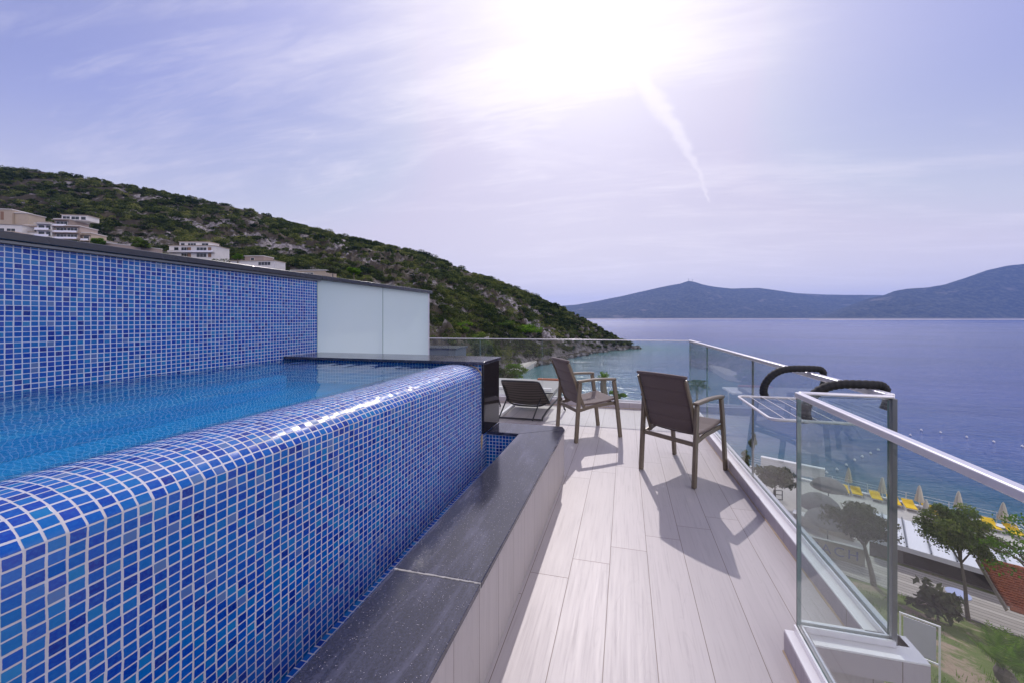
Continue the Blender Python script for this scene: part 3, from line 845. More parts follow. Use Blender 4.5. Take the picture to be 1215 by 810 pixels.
def gutter_wall():
    t = thing('gutter_wall', 'low pale tiled wall with black speckled granite top beside the pool', 'wall', (-0.68, 1.5, 0))
    def loc(m): return m
    mb = MB(); mb.box(-0.815, FX0, -4.0, 3.05, 0.0005, 0.385); w = mb.build('tiled_side', M_wallplank, None, smooth=0); w.parent = t; w.matrix_parent_inverse = Matrix.Translation((0.68, -1.5, 0))
    def part(mb_, name, m, **k):
        o = mb_.build(name, m, t, **k); o.matrix_parent_inverse = Matrix.Translation((0.68, -1.5, 0)); return o
    # granite slabs with white filled joints (mitred corner at the far end)
    zt, zb = 0.410, 0.387
    yj = 1.223
    mb = MB(); mb.hexa([(-0.84, -1.2), (-0.495, -1.2), (-0.495, yj - 0.004), (-0.84, yj - 0.004)], zb, zt); part(mb, 'granite_cap', M_granite, bevel=0.003)
    mb = MB(); mb.hexa([(-0.84, yj + 0.004), (-0.495, yj + 0.004), (-0.495, 3.085), (-0.84, 2.882)], zb, zt); part(mb, 'granite_cap', M_granite, bevel=0.003)
    mb = MB(); mb.hexa([(-0.843, 2.886), (-0.498, 3.089), (-0.53, 3.16), (-1.105, 3.16), (-1.105, 2.886)], zb, zt); part(mb, 'granite_cap', M_granite, bevel=0.003)
    mb = MB(); r_ = random.Random(2); n = 30
    for i in range(n):
        x0 = -0.838 + 0.342 * i / n; x1 = -0.838 + 0.342 * (i + 1) / n
        w0 = r_.uniform(0.0022, 0.0042); o_ = r_.uniform(-0.001, 0.001)
        mb.box(x0, x1 - 0.0002, yj + o_ - w0, yj + o_ + w0, zb + 0.004, zt + r_.uniform(0.0002, 0.0006))
    part(mb, 'joint_filler', M_conc, smooth=0)
    # tiled gutter trough: end wall, floor and inner side
    mb = MB(); mb.box(-1.125, -0.817, 2.905, 3.05, 0.02, 0.384); part(mb, 'gutter_end', M_mosaic_clean, smooth=0, uvmode='box')
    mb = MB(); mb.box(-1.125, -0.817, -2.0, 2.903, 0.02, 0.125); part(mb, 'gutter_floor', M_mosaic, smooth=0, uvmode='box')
    mb = MB(); mb.box(-0.8485, -0.8165, -2.0, 2.88, 0.127, 0.383); part(mb, 'gutter_side', M_mosaic, smooth=0, uvmode='box')
    mb = MB(); mb.box(-1.10, FX0 - 0.004, 3.052, 3.148, 0.0005, 0.385); part(mb, 'end_face', M_wallplank, smooth=0)
gutter_wall()

WX = -3.05                                   # tiled back wall plane
Y_END = 2.80
def pool():
    t = thing('pool', 'raised infinity pool clad in blue mosaic tiles beside the terrace', 'pool', (0, 0, 0))
    # overflow wall: vertical face, arris, domed coping, then down into the basin
    prof = [(-1.13, 0.02), (-1.13, 0.893), (-1.1335, 0.899), (-1.150, 0.919), (-1.168, 0.9345), (-1.190, 0.947), (-1.215, 0.9565), (-1.245, 0.9630), (-1.280, 0.9668),
            (-1.318, 0.9686), (-1.352, 0.9680), (-1.388, 0.9655), (-1.425, 0.9605), (-1.462, 0.951), (-1.497, 0.934), (-1.52, 0.905), (-1.525, 0.86), (-1.525, 0.10)]
    arc = [0.0]
    for a, b in zip(prof, prof[1:]): arc.append(arc[-1] + math.hypot(a[0] - b[0], a[1] - b[1]))
    ar0 = arc[1]
    mb = MB(); ys = np.linspace(-1.6, Y_END, 90)
    for y in ys:
        for (x, z) in prof:
            # hand-made coping: tiny waviness
            k = fbm(y * 1.3, x * 3.0, 2.0, 3) * 0.0028
            mb.v.append((x, y, z + (k if z > 0.885 else 0)))
    n = len(prof)
    for i in range(len(ys) - 1):
        for j in range(n - 1):
            q = i * n + j
            y0, y1 = ys[i], ys[i + 1]; v0, v1 = arc[j] - ar0 + 10.48, arc[j + 1] - ar0 + 10.48
            mb.face((q, q + n, q + n + 1, q + 1), [(y0 + 5, v0), (y1 + 5, v0), (y1 + 5, v1), (y0 + 5, v1)])
    mb.build('overflow_wall', M_mosaic, t, smooth=50)
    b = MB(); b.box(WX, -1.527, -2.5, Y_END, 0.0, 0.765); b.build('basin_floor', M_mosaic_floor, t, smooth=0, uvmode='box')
    b = MB(); b.box(WX - 0.1, -1.13, -2.62, -2.5, 0.0, 1.0); b.build('near_end_wall', M_mosaic, t, smooth=0, uvmode='box')
    # rounded bench along the back wall, under water
    b = MB(); pts = [(WX + 0.002, -1.4)]
    for i in range(25):
        a = math.pi * i / 24; pts.append((WX + 0.002 + 0.62 * math.sin(a) ** 0.7, 0.55 - 1.75 * math.cos(a) + 0.35))
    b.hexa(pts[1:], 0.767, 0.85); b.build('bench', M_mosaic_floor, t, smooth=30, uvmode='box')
pool()
def pool_surface():
    w = MB(); X1 = -1.405; nx, ny = 150, 420
    def fn(u, v):
        x = WX + (X1 - WX) * u; y = -2.5 + (Y_END + 2.5) * v
        k = mnoise.noise(Vector((x * 5.0, y * 3.6, 0.0))) * 0.0042 + mnoise.noise(Vector((x * 11.0 + 4, y * 8.0, 3.0))) * 0.0022 + mnoise.noise(Vector((x * 24.0, y * 19.0, 7.0))) * 0.0006
        k *= min(1.0, (1 - u) * 9.0) * 0.9 + 0.1
        return (x, y, 0.9625 + k)
    w.grid(fn, nx, ny)
    o = w.build('water', M_pool, smooth=179, kind='structure')
    if o.data.polygons[0].normal.z < 0: o.data.flip_normals()
    return o
water = pool_surface()
def end_wall():
    t = thing('pool_end_wall', 'black granite topped wall closing the far end of the pool', 'wall', (-2.0, 3.0, 0))
    def part(mb_, name, m, **k):
        o = mb_.build(name, m, t, **k); o.matrix_parent_inverse = Matrix.Translation((2.0, -3.0, 0)); return o
    part(MB().box(WX + 0.002, -1.128, Y_END + 0.004, 3.17, 0.0005, 0.965), 'core', M_mosaic_clean, smooth=0, uvmode='box')
    part(MB().box(-1.126, -1.108, Y_END + 0.002, 3.172, 0.412, 0.968), 'granite_panel', M_polish, bevel=0.002)
    part(MB().box(WX + 0.004, -1.098, Y_END - 0.025, 3.20, 0.970, 0.994), 'granite_cap', M_granite, bevel=0.003)
    part(MB().box(WX + 0.01, -1.15, 3.174, 3.185, 0.0005, 0.966), 'rear_face', M_wallplank, smooth=0)
    # rough mortar line round the coping where it meets the wall, and the rusty drip below the panel
    pts = [(-1.127, Y_END - 0.001, 0.88)] + [(x, Y_END - 0.001, z + 0.004) for x, z in [(-1.133, 0.90), (-1.15, 0.92), (-1.168, 0.9355), (-1.19, 0.948), (-1.215, 0.9575), (-1.245, 0.964)]]
    part(MB().tube(pts, [0.004, 0.005, 0.004, 0.005, 0.004, 0.0035, 0.003], 6), 'mortar_line', M_seal)
    part(MB().tube([(-1.126, Y_END - 0.003, 0.29), (-1.124, Y_END - 0.004, 0.34), (-1.122, Y_END - 0.003, 0.40), (-1.118, Y_END, 0.408)], [0.004, 0.009, 0.007, 0.004], 6), 'sealant_drip', M_seal)
end_wall()

def back_wall():
    t = thing('tiled_wall', 'tall blue mosaic wall behind the pool with a black metal coping', 'wall', (WX, 1.0, 0))
    def part(mb_, name, m, **k):
        o = mb_.build(name, m, t, **k); o.matrix_parent_inverse = Matrix.Translation((-WX, -1.0, 0)); return o
    part(MB().box(WX - 0.16, WX, -2.6, 3.157, 0.0, 1.712), 'mosaic_face', M_mosaic_clean, smooth=0, uvmode='box')
    part(MB().box(WX - 0.01, WX + 0.028, -2.6, 3.185, 1.7145, 1.7285), 'drip_trim', M_alud, smooth=0)
    part(MB().hexa([(WX - 0.26, -2.6), (WX + 0.045, -2.6), (WX + 0.045, 3.18), (WX - 0.26, 3.18)], [1.731] * 4, [1.800, 1.772, 1.772, 1.800]), 'coping', M_cap, bevel=0.004)
    part(MB().hexa([(WX - 0.072, 3.183), (WX + 0.045, 3.183), (WX + 0.045, 5.40), (WX - 0.072, 5.40)], [1.731] * 4, [1.783, 1.772, 1.772, 1.783]), 'coping', M_cap, bevel=0.004)
back_wall()
def screen():
    t = thing('privacy_screen', 'frosted white glass screen standing past the end of the tiled wall', 'screen', (WX, 4.2, 0))
    def part(mb_, name, m, **k):
        o = mb_.build(name, m, t, **k); o.matrix_parent_inverse = Matrix.Translation((-WX, -4.2, 0)); return o
    def fpane(y0, y1):
        m = MB(); m.box(WX - 0.012, WX, y0, y1, 0.03, 1.729)
        # faces of box(): bottom, top, -y, +x, +y, -x
        m.m = [1, 1, 1, 0, 1, 2]
        part(m, 'glass_pane', [M_frost, M_edge, M_glass], smooth=0)
    fpane(3.163, 4.203)
    fpane(4.211, 5.335)
    part(MB().box(WX - 0.025, WX + 0.006, 5.3365, 5.362, 0.0, 1.729), 'end_post', M_alu, smooth=0)
    part(MB().box(WX - 0.03, WX + 0.02, 3.20, 5.33, 0.0005, 0.028), 'base_channel', M_alu, smooth=0)
screen()
# ---- kerbs
def kerb(name, label, p0, p1, inner, outer, z1=0.090, seal=True, face=M_facade):
    c = (Vector(p0) + Vector(p1)) / 2
    t = thing(name, label, 'kerb', (c.x, c.y, 0))
    inv = Matrix.Translation((-c.x, -c.y, 0))
    o = MB().run(p0, p1, inner, outer, 0.0005, z1 - 0.008).build('tiled_side', face, t, smooth=0); o.matrix_parent_inverse = inv
    o = MB().run(p0, p1, inner + (0.002 if inner < 0 else -0.002), outer, z1 - 0.0075, z1).build('white_coping', M_white, t, smooth=0, bevel=0.001); o.matrix_parent_inverse = inv
    if seal:
        p0v, p1v = Vector(p0), Vector(p1); d = (p1v - p0v); L = d.length; d.normalize(); nn = Vector((-d.y, d.x))
        r_ = random.Random(4); m = MB(); k = max(6, int(L / 0.05)); pts, rs = [], []
        for i in range(k + 1):
            q = p0v + d * (L * i / k) + nn * (inner + math.copysign(0.001, inner))
            pts.append((q.x, q.y, 0.001)); rs.append(r_.uniform(0.003, 0.0075))
        o = m.tube(pts, rs, 6).build('sealant_line', M_seal, t); o.matrix_parent_inverse = inv
    return t
kerb('kerb', 'low white topped kerb under the long far glass rail', FAR0, FAR1, 0.066, -0.055)
kerb('kerb', 'low white topped kerb under the back glass rail', (0.905, BACK_Y), (-3.3, BACK_Y), 0.06, -0.06)
kerb('kerb', 'low white topped kerb under the nearest glass rail in the foreground', (GX, -3.9), (GX, GY - 0.012), 0.051, -0.028)
kerb('kerb', 'short kerb under the glass return where the railing steps out', (0.708, GY), (1.075, GY), 0.060, -0.066, seal=False)

# ---- glass balustrades
def balustrade(name, label, p0, p1, joints, zb, zt0, zt1, rail=True, posts=(), rw=0.036, rh=0.026, channel=True):
    """panes along p0->p1, joints at fractions; rail height runs zt0..zt1"""
    p0, p1 = Vector(p0[:2]), Vector(p1[:2]); L = (p1 - p0).length; d = (p1 - p0) / L; n = Vector((-d.y, d.x))
    t = thing(name, label, 'glass railing', (p0.x, p0.y, zb)); inv = Matrix.Translation((-p0.x, -p0.y, -zb))
    fr = [0.0] + list(joints) + [1.0]
    for a, b in zip(fr, fr[1:]):
        q0 = p0 + d * (L * a + 0.006); q1 = p0 + d * (L * b - 0.006)
        z0_ = zt0 + (zt1 - zt0) * a - 0.012; z1_ = zt0 + (zt1 - zt0) * b - 0.012
        c = [q0 + n * 0.006, q1 + n * 0.006, q1 - n * 0.006, q0 - n * 0.006]
        m = MB(); bb = [(v.x, v.y, zb + 0.004) for v in c]; tt = [(v.x, v.y, z) for v, z in zip(c, (z0_, z1_, z1_, z0_))]
        m.v = bb + tt
        m.face((0, 1, 5, 4), mi=0); m.face((2, 3, 7, 6), mi=0)
        m.face((1, 2, 6, 5), mi=1); m.face((3, 0, 4, 7), mi=1); m.face((4, 5, 6, 7), mi=1); m.face((3, 2, 1, 0), mi=1)
        o = m.build('glass_pane', [M_glass, M_edge], t, smooth=0); o.matrix_parent_inverse = inv
        bm = bmesh.new(); bm.from_mesh(o.data); bmesh.ops.recalc_face_normals(bm, faces=bm.faces); bm.to_mesh(o.data); bm.free()
    if rail:
        o = MB().bar([(p0.x, p0.y, zt0), (p1.x, p1.y, zt1)], rw, rh).build('handrail', M_alu, t, bevel=0.004, smooth=30); o.matrix_parent_inverse = inv
    if channel:
        m = MB(); m.run(p0, p1, 0.0085, 0.016, zb - 0.002, zb + 0.022); m.run(p0, p1, -0.016, -0.0085, zb - 0.002, zb + 0.022)
        o = m.build('base_channel', M_alu, t, smooth=0); o.matrix_parent_inverse = inv
    for (f, w_, m_) in posts:
        q = p0 + d * L * f; h = zt0 + (zt1 - zt0) * f - rh / 2
        o = MB().hexa([(q.x - w_ / 2, q.y - w_ / 2), (q.x + w_ / 2, q.y - w_ / 2), (q.x + w_ / 2, q.y + w_ / 2), (q.x - w_ / 2, q.y + w_ / 2)], zb + 0.001, h).build('post', m_, t, smooth=0, bevel=0.002); o.matrix_parent_inverse = inv
    return t
ZK = 0.094
Lf = (FAR1 - FAR0).length
balustrade('glass_balustrade', 'long glass railing on the seaward side with a metal handrail', FAR0 + Vector((-0.001, 0.016)), FAR1 + Vector((0, -0.012)), [(3.18 - GY) / Lf, (4.68 - GY) / Lf], ZK, 1.037, 1.012,
           posts=[((3.18 - GY) / Lf, 0.0135, M_alud)])
balustrade('glass_balustrade', 'glass railing across the back of the terrace facing the bay', (0.905, BACK_Y), (-3.30, BACK_Y), [0.27, 0.52, 0.77], ZK, 1.012, 1.000, rh=0.012, rw=0.018)
balustrade('glass_balustrade', 'short glass return pane with a dark post at its outer corner', (GX + 0.008, GY), (1.0, GY), [], ZK, 1.040, 1.040, posts=[(1.0, 0.018, M_alud)], rw=0.022, rh=0.012)
balustrade('glass_balustrade', 'nearest glass railing with a thick metal handrail in the foreground', (GX, GY - 0.012), (GX, -3.9), [0.42, 0.72], ZK, 1.036, 1.036, posts=[(0.0, 0.0105, M_alud)], rw=0.026, rh=0.022)

# ------------------------------------------------------------------ armchairs
def arcpts(f, n): return [f(i / n) for i in range(n + 1)]
def make_chair(label):
    t = thing('armchair', label, 'chair', (0, 0, 0), 0, 'brown garden armchairs on the terrace')
    hw, rearY, frontY = 0.245, -0.275, 0.285
    AZ = 0.655
    for s in (-1, 1):
        x = s * hw
        MB().bar([(x, rearY, 0.0), (x, rearY + 0.022, 0.30), (x, rearY + 0.048, AZ - 0.012)], 0.028, 0.044, up=(0, 1, 0)).build('rear_leg', M_frame, t, bevel=0.005, smooth=30)
        MB().bar([(x, frontY, 0.0), (x, frontY - 0.045, 0.38), (x, frontY - 0.085, AZ - 0.012)], 0.028, 0.044, up=(0, 1, 0)).build('front_leg', M_frame, t, bevel=0.005, smooth=30)
        ap = arcpts(lambda u: (x, rearY + 0.022 + (frontY - 0.062 - rearY - 0.022) * u, AZ + 0.003 + 0.010 * math.sin(math.pi * u)), 8)
        MB().bar(ap, 0.046, 0.026).build('armrest', M_frame, t, bevel=0.007, smooth=40)
        sx_ = s * (hw - 0.018)
        MB().bar([(sx_, rearY + 0.03, 0.335), (sx_, -0.05, 0.372), (sx_, frontY - 0.05, 0.390)], 0.018, 0.034).build('side_rail', M_frame, t, bevel=0.004, smooth=30)
    MB().bar([(-hw + 0.014, rearY + 0.024, 0.335), (hw - 0.014, rearY + 0.024, 0.335)], 0.020, 0.034).build('cross_bar', M_frame, t, bevel=0.004, smooth=30)
    MB().bar([(-hw + 0.014, frontY - 0.045, 0.372), (hw - 0.014, frontY - 0.045, 0.372)], 0.020, 0.028).build('cross_bar', M_frame, t, bevel=0.004, smooth=30)
    # one bent side profile: seat then back
    def prof(u):
        """u 0..1 seat front to back, 1..2 up the back"""
        if u <= 1: return Vector((0, 0.262 - 0.43 * u, 0.437 - 0.040 * u - 0.012 * math.sin(math.pi * u)))
        k = u - 1
        return Vector((0, -0.175 - 0.030 * math.sin(min(1, k * 2.2) * math.pi) * 0.4 - 0.185 * k ** 1.10, 0.395 + 0.475 * k))
    bw = 0.218
    for s in (-1, 1):
        pts = [prof(1.0 + 0.08 * i) + Vector((s * (bw + 0.004 - 0.006 * i / 12), 0, 0)) for i in range(13)]
        pts = [Vector((s * (bw + 0.004), -0.150, 0.335))] + pts[1:]
        MB().bar(pts, 0.018, 0.034, up=(0, 1, 0.3)).build('back_upright', M_frame, t, bevel=0.004, smooth=40)
    def sheet(u0, u1, nu, wid, top=False):
        m = MB()
        def fn(a, b):
            u = u0 + (u1 - u0) * a; p = prof(u); x = (b * 2 - 1) * wid
            sag = (1 - (b * 2 - 1) ** 2)
            puff = 0.015 * abs(math.sin((a) * math.pi * 4)) ** 0.35 if top else 0.006 * abs(math.sin(a * math.pi * 3)) ** 0.35
            if top: return (x, p.y - 0.018 * sag - puff * 0.6 + 0.012, p.z + (0.010 * sag if a > 0.97 else 0))
            return (x, p.y, p.z - 0.012 * sag + puff * 0.6)
        return m.grid(fn, nu, 14)
    bk = sheet(1.0, 2.0, 40, bw - 0.006, True).build('backrest', M_fabric, t, smooth=60, solid=0.014)
    st = sheet(0.0, 1.0, 32, bw + 0.012).build('seat', M_fabric, t, smooth=60, solid=0.016)
    pr = prof(2.0)
    MB().bar(arcpts(lambda u: ((u * 2 - 1) * (bw + 0.010), pr.y - 0.020 * (1 - (u * 2 - 1) ** 2) + 0.008, pr.z + 0.004 + 0.006 * (1 - (u * 2 - 1) ** 2)), 12), 0.030, 0.024).build('top_rail', M_fabric, t, bevel=0.006, smooth=40)
    return t
ch2 = make_chair('brown mesh armchair nearer the glass side rail, its back to the viewer')
ch2.location = (0.498, 3.496, 0.001); ch2.rotation_euler = (0, 0, -math.atan2(0.346, 0.46))
dup(ch2, (-0.43, 4.34, 0.001), -math.atan2(0.449, 0.309), 'brown mesh armchair further away next to the low sun lounger, turned sideways')

# ------------------------------------------------------------------ lounger behind the black pillar
def lounger():
    t = thing('sun_lounger', 'low black framed sling lounger with striped fabric behind the pool end', 'sun lounger', (-1.35, 4.7, 0.001))
    TL, TR = (-0.27, 0.02, 0.505), (0.235, 0.02, 0.505)
    BL, BR = (-0.30, 0.40, 0.155), (0.30, 0.40, 0.155)
    m = MB(); nu, nv = 18, 14
    b0 = 0
    for i in range(nu + 1):
        for j in range(nv + 1):
            a, c = i / nu, j / nv
            l = Vector(TL).lerp(Vector(BL), a); r = Vector(TR).lerp(Vector(BR), a); p = l.lerp(r, c)
            sag = 4 * c * (1 - c)
            p.z -= 0.035 * sag * a; p.y += 0.03 * math.sin(a * math.pi) ; p.z += 0.01 * math.sin(a * math.pi)
            m.v.append(tuple(p))
    for i in range(nu):
        for j in range(nv):
            q = i * (nv + 1) + j
            m.face((q, q + nv + 1, q + nv + 2, q + 1), [(j / nv, i / nu), (j / nv, (i + 1) / nu), ((j + 1) / nv, (i + 1) / nu), ((j + 1) / nv, i / nu)])
    m.build('backrest_sling', M_sling, t, smooth=60, solid=0.006)
    def frame(pts, r=0.011, name='frame_tube', par=None): return MB().tube(pts, r, 10).build(name, M_black, par or t)
    frame([(-0.30, 0.40, 0.155), (-0.285, 0.25, 0.30), (-0.275, 0.06, 0.49), (-0.255, 0.01, 0.512), (-0.2, 0.005, 0.516), (0.19, 0.005, 0.516), (0.225, 0.01, 0.512), (0.245, 0.06, 0.49), (0.285, 0.25, 0.30), (0.315, 0.41, 0.150)], 0.011, 'backrest_frame')
    frame(arcpts(lambda u: ((u * 2 - 1) * 0.285, 0.36, 0.165 - 0.055 * (1 - (u * 2 - 1) ** 4)), 14), 0.0115, 'sling_bar')
    frame([(0.21, 0.30, 0.235), (0.185, 0.12, 0.10), (0.165, 0.005, 0.005)], 0.010, 'prop_leg')
    frame([(-0.27, 0.30, 0.235), (-0.285, 0.12, 0.10), (-0.30, 0.005, 0.005)], 0.010, 'prop_leg')
    frame([(-0.36, 0.0, 0.022), (0.30, 0.0, 0.022)], 0.0125, 'base_bar')
    frame([(0.295, 0.0, 0.012), (0.30, 0.02, 0.05), (0.34, 0.12, 0.12), (0.44, 0.34, 0.235), (0.46, 0.38, 0.245), (0.475, 0.44, 0.225), (0.49, 0.62, 0.03), (0.50, 0.64, 0.011)], 0.0125, 'side_leg')
    frame([(-0.355, 0.0, 0.012), (-0.36, 0.02, 0.05), (-0.40, 0.12, 0.12), (-0.47, 0.34, 0.235), (-0.48, 0.44, 0.225), (-0.49, 0.62, 0.03), (-0.50, 0.64, 0.011)], 0.0125, 'side_leg')
    # seat part beyond the hinge
    m = MB(); m.grid(lambda u, v: ((v * 2 - 1) * 0.27, 0.42 + 0.46 * u, 0.155 + 0.03 * u - 0.03 * math.sin(math.pi * u) - 0.015 * (1 - (v * 2 - 1) ** 2)), 10, 8)
    m.build('seat_sling', M_sling, t, smooth=60, solid=0.006, uvmode='box')
    for s in (-1, 1): frame([(s * 0.295, 0.38, 0.155), (s * 0.285, 0.65, 0.165), (s * 0.285, 0.90, 0.19)], 0.011, 'seat_rail')
    frame([(-0.285, 0.90, 0.19), (0.285, 0.90, 0.19)], 0.011, 'foot_bar')
    MB().box(-0.33, -0.29, 0.05, 0.75, 0.002, 0.045).build('white_runner', M_white, t, bevel=0.006)
lounger()

# ------------------------------------------------------------------ drying rack over the far rail
def rack():
    t = thing('drying_rack', 'white wire drying rack hooked over the side rail by two black foam arms', 'drying rack', (0.75, 2.0, 0.91))
    x0, x1, y0, y1, r_ = -0.145, 0.205, -0.235, 0.255, 0.035
    def loop(z):
        pts = []
        for cx, cy, a0 in ((x1 - r_, y1 - r_, 0), (x0 + r_, y1 - r_, 90), (x0 + r_, y0 + r_, 180), (x1 - r_, y0 + r_, 270)):
            for k in range(6):
                a = R(a0 + 18 * k); pts.append((cx + r_ * math.cos(a), cy + r_ * math.sin(a), z))
        return pts
    MB().tube(loop(0.0), 0.0065, 10, closed=True).build('frame', M_wire, t)
    for k in range(5):
        x = x0 + 0.060 + k * 0.062
        MB().tube([(x, y0 + 0.002, 0.002), (x, y1 - 0.002, 0.002)], 0.0018, 6).build('wire', M_wire, t)
    for y in (y0 + 0.05, y1 + 0.055):
        yy = y if y < 0 else y
        path = [(0.015, yy, -0.012), (0.005, yy, 0.02), (0.012, yy, 0.06), (0.040, yy, 0.105), (0.085, yy, 0.138), (0.14, yy, 0.152), (0.20, yy, 0.155), (0.262, yy, 0.155), (0.288, yy, 0.150), (0.300, yy, 0.128), (0.300, yy, 0.095), (0.288, yy, 0.055)]
        # dense resample with corrugation
        P = [Vector(p) for p in path]; pts = []; rs = []
        seg = []
        for i in range(len(P) - 1):
            p_1, p0_, p1_, p2 = P[max(i - 1, 0)], P[i], P[i + 1], P[min(i + 2, len(P) - 1)]
            for k in range(8):
                u = k / 8
                seg.append(0.5 * ((2 * p0_) + (p1_ - p_1) * u + (2 * p_1 - 5 * p0_ + 4 * p1_ - p2) * u * u + (3 * p0_ - p_1 - 3 * p1_ + p2) * u ** 3))
        seg.append(P[-1]); N = len(seg)
        for i, p in enumerate(seg):
            f = i / N
            rad = 0.021 - 0.006 * f + 0.0016 * math.sin(i * 2.1)
            if f > 0.80: rad = 0.013
            if i == 0: rad = 0.026
            pts.append(p); rs.append(rad)
        MB().tube(pts, rs, 14).build('foam_arm', M_foam, t, smooth=70)
rack()

# ------------------------------------------------------------------ trees and plants
def tree(name, label, cat, base, crown_c, crown_r, mat, seed, leaf=0.16, n=2600, clumps=26, trunk_r=0.11, group=None, tone=0.35, lean=None, flat=0.6, trunk=True, fill=0.8):
    """tapered trunk, limbs and a crown of leaf clumps"""
    base = Vector(base); cc = Vector(crown_c); r = random.Random(seed)
    t = thing(name, label, cat, base, group=group)
    C = cc - base; rx, ry, rz_ = crown_r
    if trunk:
        m = MB(); pts, rs = [], []
        for i in range(9):
            u = i / 8; p = Vector((0, 0, 0)).lerp(C - Vector((0, 0, rz_ * 0.25)), u)
            p += Vector((math.sin(u * 5 + seed) * 0.05, math.cos(u * 4 + seed) * 0.05, 0)) * C.length * 0.25 * math.sin(u * math.pi)
            pts.append(p); rs.append(trunk_r * (1.15 - 0.75 * u))
        m.tube(pts, rs, 9)
        for k in range(7):
            u = 0.78 + 0.2 * k / 7; i = int(u * 8); st = pts[i]; a = r.uniform(0, 6.28)
            e = C + Vector((math.cos(a) * rx * 0.75, math.sin(a) * ry * 0.75, r.uniform(-0.25, 0.6) * rz_))
            mid = st.lerp(e, 0.5) + Vector((0, 0, 0.1 * rz_))
            m.tube([st, mid, e], [trunk_r * 0.5, trunk_r * 0.3, trunk_r * 0.1], 6)
        m.build('trunk', M_bark, t, smooth=60)
    cs, rs, ns, ss, ts = [], [], [], [], []
    for k in range(clumps):
        d = Vector((r.gauss(0, 1), r.gauss(0, 1), r.gauss(0, 1))).normalized() * (r.random() ** 0.45)
        if d.z < -0.5: d.z *= 0.5
        p = C + Vector((d.x * rx * fill, d.y * ry * fill, d.z * rz_ * fill))
        q = r.uniform(0.22, 0.42)
        cs.append(tuple(p)); rs.append((rx * q, ry * q, rz_ * q * 0.8)); ns.append(max(8, int(n / clumps))); ss.append(leaf)
        ts.append(tone + r.uniform(-0.22, 0.25) + 0.12 * d.z)
    V, tn = leaf_cloud(cs, rs, ns, ss, ts, seed=seed, flat=flat, shell=0.25)
    quads_object('crown', V, tn, mat, t)
    return t

def palm(label, base, height, frond, seed, nf=18, mat=M_maquis, trunk_r=0.14, droop=0.9, steep=False):
    base = Vector(base); r = random.Random(seed)
    t = thing('palm_tree', label, 'palm tree', base)
    m = MB()
    if height > 0.2:
        pts = [Vector((0.04 * math.sin(i * 0.7), 0.03 * i / 8, height * i / 10)) for i in range(11)]
        m.tube(pts, [trunk_r * (1.25 - 0.35 * i / 10 + 0.08 * (i % 2)) for i in range(11)], 10).build('trunk', M_bark, t, smooth=30)
    m = MB(); vs = []
    for k in range(nf):
        a = 2 * math.pi * k / nf + r.uniform(-0.2, 0.2); el = r.uniform(0.65, 1.42) if steep else r.uniform(0.15, 1.25)
        d = Vector((math.cos(a) * math.cos(el), math.sin(a) * math.cos(el), math.sin(el)))
        prev = None; N = 12; P = []
        for i in range(N + 1):
            u = i / N; p = d * frond * u + Vector((0, 0, height - droop * frond * u * u * (0.55 if el > 0.9 else 0.8)))
            P.append(p)
        for i in range(2, N + 1):
            tdir = (P[i] - P[i - 1]).normalized(); side = tdir.cross(Vector((0, 0, 1)))
            if side.length < 1e-3: side = Vector((1, 0, 0))
            side.normalize(); L = frond * 0.30 * math.sin(math.pi * min(1, (i / N) * 0.8 + 0.16))
            for s in (-1, 1):
                for h in (0, 0.5):
                    b0 = P[i - 1].lerp(P[i], h)
                    tip = b0 + side * s * L + tdir * L * 0.75 - Vector((0, 0, L * 0.25))
                    w_ = tdir * frond * 0.016
                    mid = b0.lerp(tip, 0.5)
                    vs += [b0, mid + w_, tip, mid - w_]
        for i in range(N):
            q = Vector((0, 0, frond * 0.008)); vs += [P[i] - q, P[i + 1] - q, P[i + 1] + q, P[i] + q]
    V = np.array([tuple(v) for v in vs]); tn = np.clip(np.random.default_rng(seed).normal(0.45, 0.18, len(V) // 4), 0, 1)
    quads_object('crown', V, tn, mat, t)
    return t

# trees on the slope to the right
b = at(1149, 735, -12.2); c = atD(1137, 634, -b.x * TS + b.y * TC)
tree('olive_tree', 'round dark green tree with a pale forked trunk beside the tiled roof', 'tree', b, c, (1.42, 1.35, 1.55), M_tree, 31, leaf=0.105, n=19000, clumps=64, trunk_r=0.075, tone=0.50)
b = at(1038, 700, -12.0); c = atD(1022, 622, -b.x * TS + b.y * TC)
tree('olive_tree', 'dull green tree seen behind the glass return beside the white roof', 'tree', b, c, (1.65, 1.4, 1.1), M_grey, 32, leaf=0.12, n=11000, clumps=50, trunk_r=0.12, tone=0.45)
b = atD(1262, 800, 9.0); c = atD(1232, 655, 10.5)
tree('feathery_tree', 'sparse leafy branches reaching in front of the roof at the right edge', 'tree', b, c, (1.75, 1.2, 0.95), M_bright, 33, leaf=0.085, n=2600, clumps=40, trunk_r=0.07, tone=0.30, fill=0.95)
b = at(1113, 737, -11.3)
tree('fig_shrub', 'large leaved dark shrub at the edge of the boardwalk', 'shrub', b, b + Vector((0, 0, 0.75)), (1.15, 0.9, 0.85), M_grey, 34, leaf=0.30, n=620, clumps=24, trunk_r=0.05, tone=0.4, flat=0.5)
palm('young palm with upright green fronds at the lower right corner', atD(1194, 812, 9.6), 0.40, 1.05, 5, nf=11, mat=M_bright, trunk_r=0.17, droop=0.05, steep=True)
palm('palm crown rising just beyond the far corner of the glass', at(827, 560, -16.5), 9.9, 2.0, 6, nf=20)
b = at(920, 592, -17.5); c = atD(919, 566, -b.x * TS + b.y * TC)
tree('seaside_shrub', 'bushy grey green tree by the white sea wall behind the side glass', 'shrub', b, c, (2.2, 1.8, 1.55), M_grey, 36, leaf=0.3, n=3200, clumps=28, trunk_r=0.1, tone=0.4)
